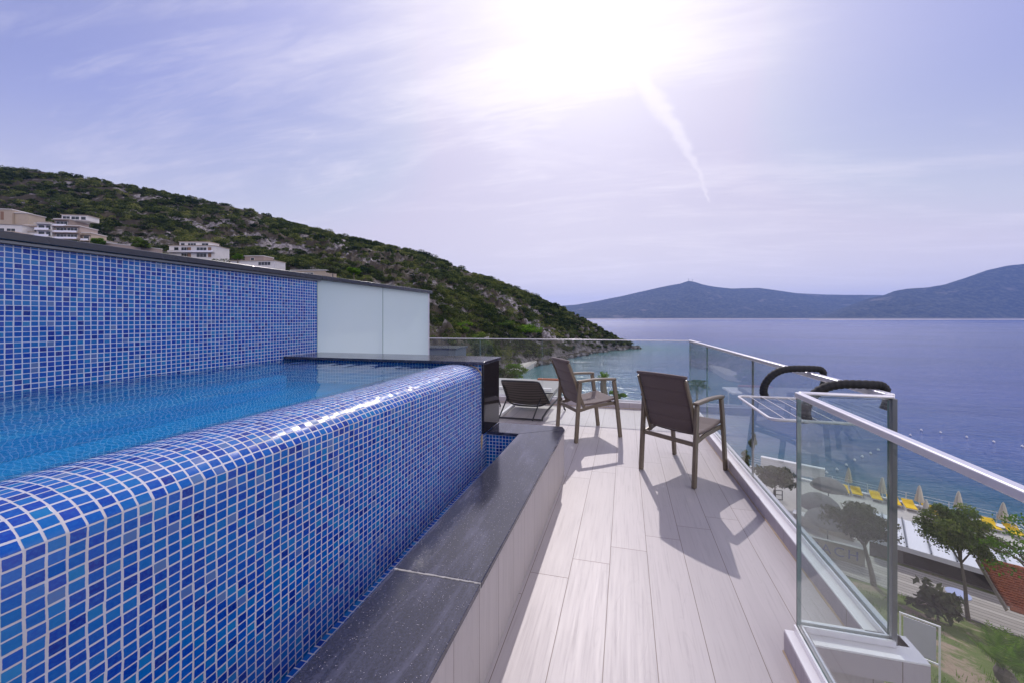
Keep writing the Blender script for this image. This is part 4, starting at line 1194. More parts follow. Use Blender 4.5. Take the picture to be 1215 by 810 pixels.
for i, (px, py, zz, h, lab) in enumerate([(893, 530, -17.8, 3.2, 'upper of two slim dark cypresses below the side glass'), (885, 552, -17.8, 3.0, 'lower of two slim dark cypresses below the side glass')]):
    b = at(px, py + 8, zz); c = b + Vector((0, 0, h * 0.5))
    tree('cypress', lab, 'tree', b, c, (0.55, 0.55, h * 0.55), M_tree, 50 + i, leaf=0.2, n=1500, clumps=20, trunk_r=0.07, tone=0.25)
# greenery beyond the back rail
b = at(613, 468, -8.0); c = atD(611, 443, -b.x * TS + b.y * TC)
tree('round_tree', 'bright green round tree above the lounger by the cove', 'tree', b, c, (1.75, 1.6, 1.35), M_bright, 37, leaf=0.16, n=5200, clumps=34, trunk_r=0.12, tone=0.25)
D_ = 26.0
palm('small palm with a dark shaggy trunk standing between the two armchairs', atD(716.5, 475, D_), 1.62, 0.55, 9, nf=26, mat=M_bright, trunk_r=0.20, droop=0.15)
b = atD(732, 476, 22.0)
tree('leafy_shrub', 'green shrub peeping over the back kerb behind the seat of an armchair', 'shrub', b, b + Vector((0, 0, 0.35)), (0.62, 0.5, 0.42), M_bright, 38, leaf=0.12, n=900, clumps=14, trunk_r=0.03, tone=0.15)
for i, (px, py, D, rx, rz, lab, mt) in enumerate([
    (595, 448, 40, 1.5, 1.3, 'pale shrub left of the bright green round tree', M_grey),
    (574, 414, 112, 4.2, 4.2, 'dusty green tree by the landward end of the jetty', M_grey),
    (545, 391, 150, 6.5, 4.0, 'bright green shrub clump left of the pale hillside track', M_bright),
    (570, 405, 140, 5.0, 4.5, 'dark bushy tree below the pale hillside track', M_tree),
    (535, 408, 118, 5.0, 3.6, 'green shrub behind the grey flat roof', M_maquis),
    (627, 391, 195, 9.0, 4.0, 'yellow green thicket right of the pale hillside track', M_bright),
    (88, 290, 160, 3.4, 2.4, 'dark round tree just above the black coping at left', M_tree),
    (168, 290, 150, 3.6, 3.2, 'dark round tree left of the white villa', M_tree),
    (118, 288, 150, 2.6, 1.9, 'bright green shrub below the stepped apartment block', M_bright),
    (282, 305, 150, 1.7, 1.6, 'bright yellow green shrub on the low villa terrace', M_bright),
    (420, 322, 130, 2.6, 1.8, 'light green round shrub above the frosted screen', M_bright),
    (395, 322, 132, 2.6, 1.6, 'greyish shrub above the left part of the frosted screen', M_grey)]):
    c = atD(px, py, D); b = c - Vector((0, 0, rz * 1.6))
    tree('hillside_tree', lab, 'tree', b, c, (rx, rx, rz), mt, 60 + i, leaf=max(0.25, D / 210), n=1500, clumps=24, trunk_r=0.2, tone=0.3)
# umbrella pine by the track
c = atD(594, 385, 175); b = c - Vector((0, 0, 9))
tree('umbrella_pine', 'flat crowned pine standing on the pale hillside track', 'tree', b, c, (8.5, 7.5, 2.4), M_tree, 90, leaf=0.75, n=2600, clumps=34, trunk_r=0.4, tone=0.25)

# ------------------------------------------------------------------ hillside houses
def house(name, label, px, py, D, rz, blocks, wall, group=None, sc_=1.0):
    """blocks: (x0, x1, y0, y1, z0, z1, [windows on the -y face as (x0,x1,z0,z1,kind)], roof)"""
    t = thing(name, label, 'house', atD(px, py, D), rz, group)
    t.scale = (sc_,) * 3
    for (x0, x1, y0, y1, z0, z1, wins, wm) in blocks:
        wl = MB().box(x0, x1, y0, y1, z0, z1).build('wall', wm or wall, t, smooth=0)
        rf = MB().box(x0 - 0.25, x1 + 0.25, y0 - 0.35, y1 + 0.2, z1 + 0.003, z1 + 0.28).build('roof_slab', M_cap if wall is M_conc else (M_house if wm is not M_house else M_cream), t, smooth=0)
        for (a, b_, c_, d_, kind) in wins:
            if kind == 'rail':
                rl = MB().box(a, b_, y0 - 1.25, y0 - 1.2, c_, d_).build('balcony_rail', M_alu, t, smooth=0); continue
            if kind == 'slab':
                MB().box(a, b_, y0 - 1.4, y0 - 0.003, c_, d_).build('balcony', wm or wall, t, smooth=0); continue
            if kind == 'shut':
                MB().box(a, b_, y0 - 0.09, y0 - 0.003, c_, d_).build('shutter', M_orange, t, smooth=0); continue
            fm = MB(); fm.box(a - 0.08, a, y0 - 0.07, y0 - 0.003, c_, d_); fm.box(b_, b_ + 0.08, y0 - 0.07, y0 - 0.003, c_, d_); fm.box(a - 0.08, b_ + 0.08, y0 - 0.07, y0 - 0.003, d_, d_ + 0.08)
            k = max(1, int((b_ - a) / 1.3))
            for i in range(1, k): fm.box(a + (b_ - a) * i / k - 0.035, a + (b_ - a) * i / k + 0.035, y0 - 0.065, y0 - 0.02, c_, d_)
            w_ = fm.build('window', M_white, t, smooth=0)
            MB().box(a, b_, y0 - 0.018, y0 - 0.0025, c_, d_).build('pane', M_dkglass, w_, smooth=0)
    return t
HR = R(22)
def floors(x0, x1, z0, nf, h, bays, balc=True):
    w_ = []
    for f in range(nf):
        z = z0 + f * h
        for (a, b_) in bays: w_.append((x0 + (x1 - x0) * a, x0 + (x1 - x0) * b_, z + 0.35, z + h - 0.75, 'win'))
        if balc: w_ += [(x0 - 0.1, x1 + 0.1, z + h - 0.32, z + h - 0.02, 'slab'), (x0, x1, z - 0.02, z + 0.85, 'rail')]
    return w_
D1 = 160; k1 = D1 / F_PX        # metres per photo pixel there
house('apartment_block', 'stepped beige and white apartment block with rows of balconies at left', 72, 291, D1, HR, [
    (-9.5, -3.5, 0, 9, -4, 10.6, floors(-9.3, -3.7, 0.8, 3, 3.05, [(0.08, 0.5), (0.62, 0.95)]), M_house),
    (-3.4, 2.6, 1.0, 10, -4, 12.6, floors(-3.2, 2.4, 0.0, 4, 3.05, [(0.1, 0.9)]), M_pink),
    (2.7, 8.2, -0.5, 8, -4, 9.2, floors(2.9, 8.0, -0.2, 3, 3.05, [(0.05, 0.85)]), M_pink),
    (8.3, 12.0, 0.5, 8, -4, 6.2, floors(8.5, 11.8, -0.6, 2, 3.05, [(0.15, 0.8)]), M_cream),
    (12.1, 16.5, 2, 8, -4, 3.0, [(12.6, 14.2, 0.6, 2.2, 'win')], M_house),
    (-2.6, 8.0, 3.2, 9, 12.9, 15.2, [(-2.2, 0.8, 13.2, 14.6, 'win'), (1.4, 4.6, 13.2, 14.6, 'win'), (5.4, 7.4, 13.2, 14.6, 'win')], M_house),
    (-18.5, -9.6, 1.0, 8, 1.5, 5.9, [], M_house),
    (-18.5, -9.6, 0.5, 8, -4, 1.4, [(-17.5, -10.5, -2.4, 0.6, 'win')], M_pink),
    (-18.3, -10.6, 3.5, 9, 6.2, 9.6, [(-17.6, -11.4, 6.7, 8.8, 'win')], M_pink)], M_pink, sc_=0.9)
house('villa', 'boxy cream villa with a sloping side wall at the top left edge', 2, 262, 172, HR, [
    (-9, 4, 0, 8, -6, 5.2, [(-8, -1.0, 1.0, 4.2, 'win'), (-0.4, 0.8, 0.4, 4.2, 'shut'), (-8.5, -1.5, -4.0, -1.2, 'win')], M_cream),
    (4.1, 9.2, 1.0, 8, -6, 3.9, [], M_cream)], M_cream)
house('villa', 'low white villa with wide dark windows below the cream villa at left', 8, 277, 156, HR, [
    (-12, 5.4, 0, 7, -4, 3.6, [(-11, -5, 0.0, 2.3, 'win'), (-4.2, -0.8, 0.4, 2.0, 'win'), (0, 3.0, 0.4, 2.0, 'win')], M_house)], M_house)
house('villa', 'small white house with a sloping garden wall just over the coping at left', 10, 283, 140, HR, [
    (-8, 1.5, 0, 6, -4, 2.4, [(-1.2, 0.2, -0.6, 1.6, 'shut')], M_house), (1.6, 5.0, 0.6, 5, -4, 1.5, [], M_house), (5.1, 7.5, 1.2, 5, -4, 0.5, [], M_house)], M_house)
D2 = 158
house('villa', 'white flat roofed villa with orange shutters above the pool wall', 228, 304, D2, R(14), [
    (-11.8, 11.8, 0, 9, -5, 5.2, floors(-11.5, 11.5, 2.2, 1, 3.0, [(0.10, 0.20), (0.26, 0.44), (0.60, 0.82)], False) + floors(-11.5, 11.5, -0.9, 1, 3.0, [(0.26, 0.44), (0.60, 0.82)], False)
     + [(-2.2, -0.6, 2.5, 4.5, 'shut'), (8.2, 9.8, 2.5, 4.5, 'shut'), (-2.2, -0.6, -0.6, 1.4, 'shut'), (8.2, 9.8, -0.6, 1.4, 'shut'), (-11.5, 11.5, 1.7, 2.0, 'slab'), (-11.5, 11.5, 2.0, 2.7, 'rail')], M_house),
    (-8.4, 7.2, 2.0, 8, 5.5, 7.6, [(-7.6, -5.6, 5.9, 7.0, 'win'), (-4.0, 0.2, 5.9, 7.0, 'win'), (3.2, 6.6, 5.9, 7.0, 'win')], M_house)], M_house, sc_=0.82)
house('villa', 'low beige and white villa with flat roofs right of the white villa', 297, 315, 150, R(10), [
    (-10, 12, 0, 7, -4, 2.0, [(4, 10, 0.0, 1.5, 'win')], M_house), (-4.5, 5.0, 2, 8, 2.3, 4.6, [(-1.5, 0.2, 2.7, 3.8, 'win')], M_pink)], M_house, sc_=0.85)
house('villa', 'pale rooftop peeping over the black coping near the frosted screen', 366, 325, 145, R(10), [(-7, 7, 0, 7, -5, 1.2, [(-6, 2, -2.0, 0.4, 'win')], M_cream)], M_cream)
house('stone_house', 'reddish stone house among the trees right of the frosted screen', 514, 368, 170, R(8), [
    (-7, 5.5, 0, 6, -5, 4.4, [(-5, -3.6, 0.8, 2.6, 'win'), (-1, 0.4, 0.8, 2.6, 'win')], M_brick), (5.6, 12, 1, 6, -5, 0.4, [], M_cream)], M_brick)
house('flat_roof_house', 'flat grey roofed house just above the granite ledge', 516, 418, 62, R(4), [(-7, 3.6, 0, 5, -6, 0.5, [(-4, 0, -2.6, -0.6, 'win')], M_alud)], M_conc)
# garden walls between the houses
def garden_wall(label, px0, py0, px1, py1, D, h, mat):
    a, b_ = atD(px0, py0, D), atD(px1, py1, D)
    t = thing('garden_wall', label, 'wall', a)
    o = MB().run((0, 0), (b_.x - a.x, b_.y - a.y), -0.3, 0.3, [-6] * 4, [0.0, b_.z - a.z, b_.z - a.z, 0.0]).build('masonry', mat, t, smooth=0)
    MB().run((0, 0), (b_.x - a.x, b_.y - a.y), -0.42, 0.42, [0.003, b_.z - a.z + 0.003, b_.z - a.z + 0.003, 0.003], [0.2, b_.z - a.z + 0.2, b_.z - a.z + 0.2, 0.2]).build('coping', M_house, t, smooth=0)
garden_wall('long beige garden wall between the apartment block and the white villa', 120, 288, 192, 296, 152, 3, M_pink)
garden_wall('pale retaining wall along the hillside track behind the glass', 525, 414, 580, 400, 150, 3, M_conc)
# pale track on the hillside
tr = MB(); tr.v = [tuple(atD(px, py, D)) for px, py, D in [(548, 402, 150), (560, 393, 165), (582, 392, 168), (580, 402, 152)]]; tr.face((0, 3, 2, 1))
tr.build('path', M_sand, smooth=0, kind='structure')

# ------------------------------------------------------------------ cove: jetty, rocks
def jetty():
    pts = [at(586, 441, -18.2), at(622, 437.5, -18.2), at(638, 427.5, -18.2), at(598, 426, -18.2)]
    o = at(610, 433, -18.2); t = thing('jetty', 'pale concrete jetty with a railing in the cove', 'jetty', o)
    poly = [(p.x - o.x, p.y - o.y) for p in pts]
    ar = sum(poly[i][0] * poly[(i + 1) % 4][1] - poly[(i + 1) % 4][0] * poly[i][1] for i in range(4))
    if ar < 0: poly = poly[::-1]; pts = pts[::-1]
    MB().hexa(poly, -3.0, 0.0).build('deck', M_sand, t, smooth=0)
    rl = MB(); a, b_ = Vector(poly[0]), Vector(poly[1])
    P0, P1 = pts[0] - o, pts[1] - o
    P = [at(586, 441, -18.2) - o, at(622, 437.5, -18.2) - o, at(638, 427.5, -18.2) - o]
    for q0, q1 in zip(P, P[1:]):
        n = max(2, int((q1 - q0).length / 2.2))
        for i in range(n + 1):
            p = q0.lerp(q1, i / n) * 0.97; MB().tube([p + Vector((0, 0, 0.002)), p + Vector((0, 0, 1.1))], 0.07, 5).build('railing_post', M_wood, t)
        MB().tube([q0 * 0.97 + Vector((0, 0, 1.12)), q1 * 0.97 + Vector((0, 0, 1.12))], 0.05, 5).build('railing', M_wood, t)
jetty()
def rocks():
    r = random.Random(8); V = MB()
    t = None
    spots = []
    for k in range(46):
        px = r.uniform(625, 756); a = math.atan((px - PC) / F_PX); D = float(np.interp(a, h_ang, hp[:, 3])) + r.uniform(-4, 5); L = math.tan(a) * D
        spots.append((L * TC - D * TS, L * TS + D * TC, r.uniform(1.0, 3.4)))
    for i, (x, y, s) in enumerate(spots):
        bm = bmesh.new(); bmesh.ops.create_icosphere(bm, subdivisions=2, radius=s)
        for v in bm.verts:
            k = 1 + 0.55 * fbm(v.co.x * 0.5 + x, v.co.y * 0.5 + y, v.co.z * 0.5, 3); v.co = Vector((v.co.x * k * 1.2, v.co.y * k, v.co.z * k * 0.62))
        me = bpy.data.meshes.new('shore_rock'); bm.to_mesh(me); bm.free(); me.materials.append(M_rock)
        o = bpy.data.objects.new('shore_rock', me); COL.objects.link(o); o.location = (x, y, SEA + 0.35)
        tag(o, 'grey boulder at the water line of the rocky headland', 'rock', 'boulders along the headland shore')
rocks()

# lower neighbouring roof terrace beyond the back rail
def lower_roof():
    t = thing('lower_house', 'flat grey roofed house with a terracotta edge below the back rail', 'house', (-1.5, 10.5, -1.0))
    MB().box(-5.4, -0.72, -2.5, 2.6, -11.5, -0.004).build('wall', M_offwhite, t, smooth=0)
    MB().box(-5.5, -0.62, -2.6, 2.7, 0.0, 0.12).build('roof', M_conc, t, smooth=0)
    MB().box(-1.6, -0.62, 2.55, 2.72, 0.123, 0.17).build('terracotta_edge', M_terra, t, smooth=0)
    MB().box(-5.4, -0.70, 0.6, 0.72, 0.123, 0.2).build('parapet', M_offwhite, t, smooth=0)
lower_roof()
def canopy():
    t = thing('sail_canopy', 'small flat white canopy beside the green tree above the lounger', 'canopy', atD(630, 455, 30))
    MB().box(-1.6, 1.0, -1.2, 1.2, -0.02, 0.10).build('roof_sheet', M_white, t, smooth=0)
    for x in (-1.5, 0.9): MB().tube([(x, 0, -8), (x, 0, -0.024)], 0.05, 6).build('post', M_white, t)
canopy()

# ------------------------------------------------------------------ beach club below
ZT = -17.9
def slab(name, q0, q1, s0, s1, z0, z1, mat, kind=None, parent=None):
    poly = [qs(q0, s0), qs(q0, s1), qs(q1, s1), qs(q1, s0)]
    return MB().hexa(poly, z0, z1).build(name, mat, parent, smooth=0, kind=kind)
slab('beach_terrace', 31.6, 54.0, -26, 60, -22, ZT, M_sand, kind='structure')
slab('boardwalk', 25.35, 28.3, -30, 14, -12.6, -12.16, M_path, kind='structure')
slab('sea_edge_kerb', 53.75, 54.12, -26, 60, -21, ZT + 0.22, M_white, kind='structure')
def bar_building():
    t = thing('beach_bar', 'low building with a white standing seam roof behind the boardwalk', 'building', (*qs(30.5, 2.0), -17.9))
    inv = Matrix.Translation((-qs(30.5, 2.0)[0], -qs(30.5, 2.0)[1], 17.9))
    def p(mb_, name, m, **k):
        o = mb_.build(name, m, t, smooth=0, **k); o.matrix_parent_inverse = inv; return o
    def poly(q0, q1, s0, s1): return [qs(q0, s0), qs(q0, s1), qs(q1, s1), qs(q1, s0)]
    p(MB().hexa(poly(28.75, 32.2, 0.1, 13.0), -17.88, -11.42), 'wall', M_barwall)
    rf = p(MB().hexa(poly(28.45, 32.6, -0.2, 13.3), [-11.40] * 4, [-11.14, -11.14, -11.26, -11.26]), 'roof', M_zinc)
    s = 0.7
    sm = MB()
    while s < 13.2:
        sm.hexa(poly(28.47, 32.58, s - 0.032, s + 0.032), [-11.13] * 4, [-11.075, -11.075, -11.195, -11.195]); s += 0.92
    p(sm, 'roof_seam', M_alud)
    p(MB().hexa(poly(28.70, 28.745, 1.5, 5.5), -12.15, -11.45), 'painted_shade_panel', M_dark)  # panel painting the facade's shade near-black, no real opening
bar_building()

def umbrella(label, pos, h=2.35):
    t = thing('closed_parasol', label, 'parasol', pos, group='closed ecru parasols on the beach terrace')
    MB().tube([(0, 0, 0.05), (0, 0, h)], 0.028, 8).build('pole', M_white, t)
    MB().box(-0.28, 0.28, -0.28, 0.28, 0.0, 0.07).build('base', M_conc, t, bevel=0.01)
    m = MB(); n = 24
    prof = [(0.33, 0.75), (0.335, 0.80), (0.29, 1.1), (0.225, 1.55), (0.165, 1.95), (0.105, 2.22), (0.045, 2.36), (0.015, 2.40)]
    m.lathe(prof, n=n, wob=lambda k, z: 0.17 * (1 if k % 3 == 0 else (-0.6 if k % 3 == 1 else 0.1)) * (1.0 - (z - 0.75) / 2.2) + 0.05 * math.sin(k * 1.7))
    m.build('folded_canopy', M_canvas, t, smooth=35)
    return t
for px, py, lab in [(1007, 579, 'closed ecru parasol, farthest one seen through the glass return'), (1047, 592, 'closed ecru parasol right beside the dark railing post'),
                    (1091, 603, 'closed ecru parasol just right of the dark railing post'), (1099, 622, 'closed ecru parasol standing nearest the white roof, set back from the water'),
                    (1137.5, 611, 'closed ecru parasol half hidden behind the round dark tree'), (1190.5, 626, 'closed ecru parasol between the two nearest yellow loungers at right')]:
    umbrella(lab, at(px, py, ZT))
def bed(label, pos, rz):
    t = thing('sun_lounger', label, 'sun lounger', pos, rz, 'yellow cushioned sun loungers on the beach terrace')
    fr = MB(); fr.box(-0.45, 0.45, -0.95, 0.95, 0.22, 0.275)
    for x in (-0.42, 0.37):
        for y in (-0.85, 0.8): fr.box(x, x + 0.05, y, y + 0.05, 0.0, 0.219)
    fr.build('frame', M_white, t, smooth=0)
    MB().box(-0.44, 0.44, -0.94, 0.30, 0.278, 0.36).build('cushion', M_yellow, t, bevel=0.02)
    m = MB(); m.hexa([(-0.44, 0.31), (0.44, 0.31), (0.44, 0.94), (-0.44, 0.94)], [0.29, 0.29, 0.46, 0.46], [0.37, 0.37, 0.54, 0.54]); m.build('head_cushion', M_yellow, t, bevel=0.015)
    return t
BR = -R(20)
for px, py, lab in [(1001, 583, 'yellow sun lounger at the far end of the row behind the glass'), (1016, 585.5, 'second yellow sun lounger from the far end behind the glass'),
                    (1039, 591, 'yellow sun lounger seen through the glass left of the dark post'), (1060.5, 597, 'yellow sun lounger showing just right of the dark post'),
                    (1079, 602, 'yellow sun lounger left of the parasol next to the dark post'), (1103.5, 608.5, 'yellow sun lounger behind the parasol nearest the white roof'),
                    (1175, 625, 'yellow sun lounger right of the round dark tree, left of its parasol'), (1203, 633, 'yellow sun lounger at the right end of the row by the white stair rail')]:
    bed(lab, at(px, py, ZT + 0.005), BR)
def side_table(label, pos):
    t = thing('side_table', label, 'table', pos, group='small white tables between the loungers')
    MB().lathe([(0.02, 0.40), (0.28, 0.40), (0.28, 0.44), (0.02, 0.44)], n=16).build('table_top', M_white, t, smooth=30)
    MB().tube([(0, 0, 0.0), (0, 0, 0.398)], 0.05, 8).build('leg', M_white, t)
side_table('small round white table at the foot of the parasol near the dark post', at(1094, 605, ZT + 0.005))
side_table('small round white table between the two nearest yellow loungers', at(1187, 629, ZT + 0.005))
def sea_fence():
    t = thing('sea_fence', 'thin white pipe railing along the edge of the beach terrace', 'railing', (*qs(53.9, 0), ZT + 0.22))
    inv = Matrix.Translation((-qs(53.9, 0)[0], -qs(53.9, 0)[1], -ZT - 0.22))
    for s in np.arange(-24, 22, 3.0):
        x, y = qs(53.93, s); o = MB().tube([(x, y, ZT + 0.222), (x, y, ZT + 1.25)], 0.025, 6).build('post', M_white, t); o.matrix_parent_inverse = inv
    for h in (0.65, 1.0, 1.27):
        a, b_ = qs(53.93, -24), qs(53.93, 21); o = MB().tube([(*a, ZT + h), (*b_, ZT + h)], 0.018, 6).build('rail', M_white, t); o.matrix_parent_inverse = inv
sea_fence()
def stair_rail():
    a = at(1200, 622, ZT + 0.6); t = thing('stair_rail', 'white slanted handrail of the steps into the sea', 'railing', a)
    for k in range(4):
        MB().tube([(0, 0, 0.9 - 0.28 * k), (1.6, -0.6, -0.45 - 0.28 * k)], 0.035, 6).build('rail', M_white, t)
    MB().tube([(0, 0, -0.6), (0, 0, 0.95)], 0.04, 6).build('post', M_white, t)
stair_rail()
# buoys
for i, (px, py) in enumerate([(965, 580), (981, 560), (993, 556), (1004, 551), (1014, 545), (1023, 541), (1033, 537), (1042, 533), (1058, 525), (1080, 515.5), (1093, 509.5), (1116, 512.5), (1147, 518), (1179, 523.5), (1213, 529)]):
    o = MB().lathe([(0.02, -0.28), (0.22, -0.18), (0.30, 0.0), (0.22, 0.2), (0.07, 0.28), (0.05, 0.42), (0.01, 0.44)], n=12).build('buoy', M_white, None, smooth=50)
    o.location = at(px, py, SEA + 0.1); o.scale = (0.62,) * 3
    tag(o, 'small white float on the swimming line off the beach terrace', 'buoy', 'white floats of the swimming line')

# things seen through the glass return
def dome(label, px, py, D, r_, h):
    t = thing('canopy_parasol', label, 'parasol', atD(px, py, D), group='open grey parasols of the beach bar')
    MB().lathe([(r_, 0.0), (r_ * 0.99, 0.05), (r_ * 0.86, h * 0.42), (r_ * 0.6, h * 0.74), (r_ * 0.3, h * 0.93), (0.03, h)], n=28).build('canopy', M_thatch, t, smooth=50)
    MB().tube([(0, 0, -2.3), (0, 0, -0.002)], 0.05, 8).build('pole', M_alud, t)
dome('open grey parasol, farthest of three behind the glass return', 983, 578, 38, 1.55, 1.0)
dome('open grey parasol, middle and widest of three behind the glass return', 972, 600, 34, 1.65, 1.15)
dome('open grey parasol, nearest of three behind the glass return', 982, 618, 31, 1.6, 0.95)
def sea_wall():
    a, b_ = at(903, 553, -17.9), at(979, 569, -17.9)
    t = thing('sea_wall', 'white rendered wall with a pale coping on the waterfront behind the side glass', 'wall', a)
    d = (b_.x - a.x, b_.y - a.y)
    MB().run((0, 0), d, -0.2, 0.2, 0.0, 1.25).build('masonry', M_offwhite, t, smooth=0)
    MB().run((0, 0), d, -0.27, 0.27, 1.253, 1.36).build('coping', M_white, t, smooth=0)
sea_wall()
def sign_wall():
    a, b_ = at(930, 646, -12.15), at(1026, 671, -12.15)
    t = thing('sign_wall', 'grey board fence lettered BEACH in blue behind the glass return', 'wall', a)
    d = Vector((b_.x - a.x, b_.y - a.y)); L = d.length; ang = math.atan2(d.y, d.x)
    hold = t; t.rotation_euler = (0, 0, ang)
    MB().box(0, L, -0.06, 0.06, 0.0, 0.88).build('boards', M_wood, t, smooth=0)
    MB().box(-0.02, L + 0.02, -0.09, 0.09, 0.883, 0.93).build('top_rail', M_conc, t, smooth=0)
    cu = bpy.data.curves.new('lettering', 'FONT'); cu.body = 'BEACH'; cu.size = 0.72; cu.extrude = 0.012; cu.space_character = 1.25
    o = bpy.data.objects.new('lettering', cu); COL.objects.link(o)
    dg = bpy.context.evaluated_depsgraph_get(); me = bpy.data.meshes.new_from_object(o.evaluated_get(dg)); bpy.data.objects.remove(o)
    me.materials.clear(); me.materials.append(M_blue)
    tx = bpy.data.objects.new('lettering', me); COL.objects.link(tx); tx.parent = t
    tx.location = (L * 0.22, -0.075, 0.22); tx.rotation_euler = (R(90), 0, 0)
sign_wall()
def terrace_kiosk():
    p = at(985, 660, -14.2)
    for i, (px, py, w_, lab) in enumerate([(967, 626, 1.6, 'white topped counter under the nearest grey parasol'), (992, 634, 1.2, 'brown wooden counter beside the nearest grey parasol')]):
        o = at(px, py, -17.9); t = thing('counter', lab, 'counter', o, R(-28))
        MB().box(-w_, w_, -0.35, 0.35, 0, 0.95).build('body', M_wood if i else M_conc, t, smooth=0)
        MB().box(-w_ - 0.06, w_ + 0.06, -0.42, 0.42, 0.953, 1.02).build('top', M_white if not i else M_terra, t, smooth=0)
terrace_kiosk()

# tiled roof house at the right
def tile_house():
    e0 = at(1195, 719, -10.3); r0 = at(1160, 661, -9.25)
    t = thing('tiled_roof_house', 'house with a terracotta tiled roof and wooden verge at the right edge', 'house', (e0.x, e0.y, -13.0))
    inv = Matrix.Translation((-e0.x, -e0.y, 13.0))
    sdir = Vector((SN.x, SN.y, 0)); up = (r0 - e0); W = 9.0
    up_h = Vector((up.x, up.y, 0))
    # corrugated tile sheet with stepped courses
    m = MB(); nu, nv = 120, 120; courses = 17
    nrm = sdir.cross(up).normalized()
    if nrm.z < 0: nrm = -nrm
    for i in range(nu + 1):
        for j in range(nv + 1):
            u, v = i / nu, j / nv
            step = (v * courses) % 1.0
            h = 0.040 * abs(math.sin(u * W / 0.24 * math.pi)) + 0.065 * (1 - step)
            m.v.append(tuple(e0 + sdir * (W * u) + up * v + nrm * h))
    for i in range(nu):
        for j in range(nv):
            q = i * (nv + 1) + j; m.face((q, q + nv + 1, q + nv + 2, q + 1))
    o = m.build('roof_tiles', M_terra, t, smooth=30, solid=0.02); o.matrix_parent_inverse = inv
    o = MB().bar([tuple(e0 - sdir * 0.03 - up * 0.03 - Vector((0, 0, 0.09))), tuple(r0 - sdir * 0.03 - Vector((0, 0, 0.09)))], 0.05, 0.17).build('verge_board', M_cream, t, smooth=0); o.matrix_parent_inverse = inv
    rp = [tuple(r0 + sdir * (W * k / 24) + Vector((0, 0, 0.04 + 0.015 * (k % 2)))) for k in range(25)]
    o = MB().tube(rp, [0.085 + 0.012 * (k % 2) for k in range(25)], 8).build('ridge_tiles', M_terra, t); o.matrix_parent_inverse = inv
    # a hip of curved tiles at the near end
    rp = [tuple(e0 + sdir * (0.05 + 2.2 * k / 10) - up_h * 0.03 + Vector((0, 0, -0.02))) for k in range(11)]
    o = MB().tube(rp, [0.07 + 0.012 * (k % 2) for k in range(11)], 8).build('eave_tiles', M_terra, t); o.matrix_parent_inverse = inv
    a = Vector((e0.x, e0.y)) + Vector((sdir.x, sdir.y)) * 1.3 + Vector((up.x, up.y)) * 0.08; b_ = a + Vector((sdir.x, sdir.y)) * 7.0
    c_ = b_ + Vector((up.x, up.y)) * 0.85; d_ = a + Vector((up.x, up.y)) * 0.85
    zlo, zhi = e0.z + 0.0, e0.z + up.z * 0.85
    o = MB().hexa([tuple(a), tuple(b_), tuple(c_), tuple(d_)], [-14.5] * 4, [zlo - 0.12, zlo - 0.12, zhi - 0.14, zhi - 0.14]).build('wall', M_cream, t, smooth=0); o.matrix_parent_inverse = inv
tile_house()

# white framed board on the slope
def board():
    p0, p1 = at(1068, 726, -6.15), at(1115, 743, -6.15)
    t = thing('notice_board', 'blank white framed board standing on the grassy slope', 'board', (p0.x, p0.y, -7.7))
    d = Vector((p1.x - p0.x, p1.y - p0.y)); W = d.length; t.rotation_euler = (0, 0, math.atan2(d.y, d.x)); H_ = 1.55
    for x, lo in ((0, -0.6), (W, -0.6)): MB().box(x - 0.018, x + 0.018, -0.018, 0.018, lo, H_ + 0.018).build('post', M_white, t, smooth=0, bevel=0.004)
    MB().box(0.019, W - 0.019, -0.016, 0.016, H_ - 0.018, H_ + 0.016).build('top_bar', M_white, t, smooth=0)
    MB().box(0.019, W - 0.019, -0.016, 0.016, 0.60, 0.632).build('bottom_bar', M_white, t, smooth=0)
    MB().box(0.06, W - 0.06, -0.010, 0.010, 0.665, H_ - 0.055).build('panel', M_board, t, smooth=0, bevel=0.002)
board()
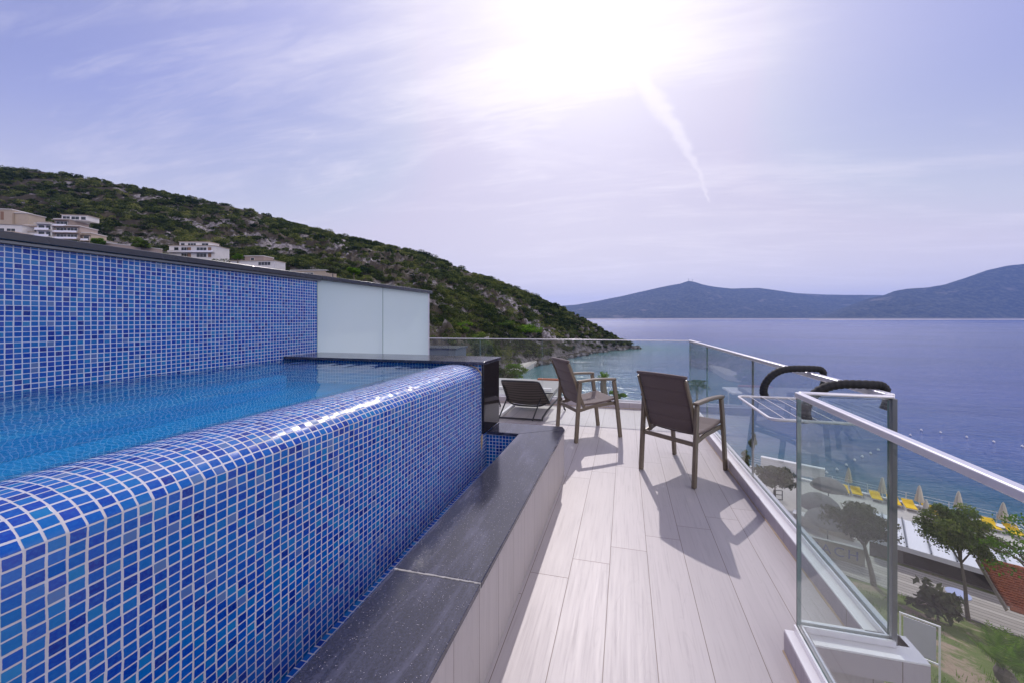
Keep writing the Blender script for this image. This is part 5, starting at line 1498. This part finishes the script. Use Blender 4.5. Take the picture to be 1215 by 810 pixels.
# round blue-white disc and a low wooden post by the boardwalk
def disc():
    o = at(1137, 712, -11.7); t = thing('round_table', 'round pale blue table top beside the tree trunk on the boardwalk', 'table', o)
    MB().lathe([(0.02, 0.30), (0.42, 0.30), (0.42, 0.34), (0.02, 0.34)], n=24).build('table_top', simple('pale_blue_paint', (0.38, 0.42, 0.66), 0.5), t, smooth=30)
    MB().tube([(0, 0, -0.6), (0, 0, 0.298)], 0.05, 8).build('leg', M_white, t)
disc()
def bin_():
    t = thing('planter_box', 'small black framed box on the paving behind the side glass', 'box', at(923, 592, -17.85))
    for x in (-0.42, 0.38):
        MB().box(x, x + 0.06, -0.05, 0.05, 0, 1.0).build('upright', M_black, t, smooth=0)
    for z in (0.0, 0.5, 0.95): MB().box(-0.355, 0.375, -0.04, 0.04, z, z + 0.05).build('crossbar', M_black, t, smooth=0)
bin_()

def grass_tufts():
    r = np.random.default_rng(77); vs = []; tn = []
    cells = []
    while len(cells) < 2600:
        q = r.uniform(11.0, 25.0); s_ = r.uniform(-9, 9); x, y = qs(q, s_)
        m_ = fbm(x * 0.30, y * 0.30, 0.0, 4)
        if m_ + r.normal() * 0.12 < 0.05: continue
        cells.append((x, y, gz(q) + fbm(x * 0.35, y * 0.35) * 0.30 + fbm(x * 1.4, y * 1.4, 5) * 0.10))
    for (x, y, z) in cells:
        t0 = r.uniform(0.1, 0.8)
        for k in range(9):
            a = r.uniform(0, 6.283); l = r.uniform(0.05, 0.16); w_ = 0.010
            bx, by = x + r.normal() * 0.07, y + r.normal() * 0.07
            dx, dy = math.cos(a) * l * 0.5, math.sin(a) * l * 0.5
            px_, py_ = -math.sin(a) * w_, math.cos(a) * w_
            vs += [(bx - px_, by - py_, z - 0.02), (bx + px_, by + py_, z - 0.02), (bx + dx + px_ * 0.4, by + dy + py_ * 0.4, z + l), (bx + dx - px_ * 0.4, by + dy - py_ * 0.4, z + l)]
            tn.append(min(1, max(0, t0 + r.normal() * 0.12)))
    o = quads_object('grass', np.array(vs), np.array(tn), M_bright)
    tag(o, 'patchy green grass on the dirt slope below the terrace', 'grass', kind='stuff')
grass_tufts()
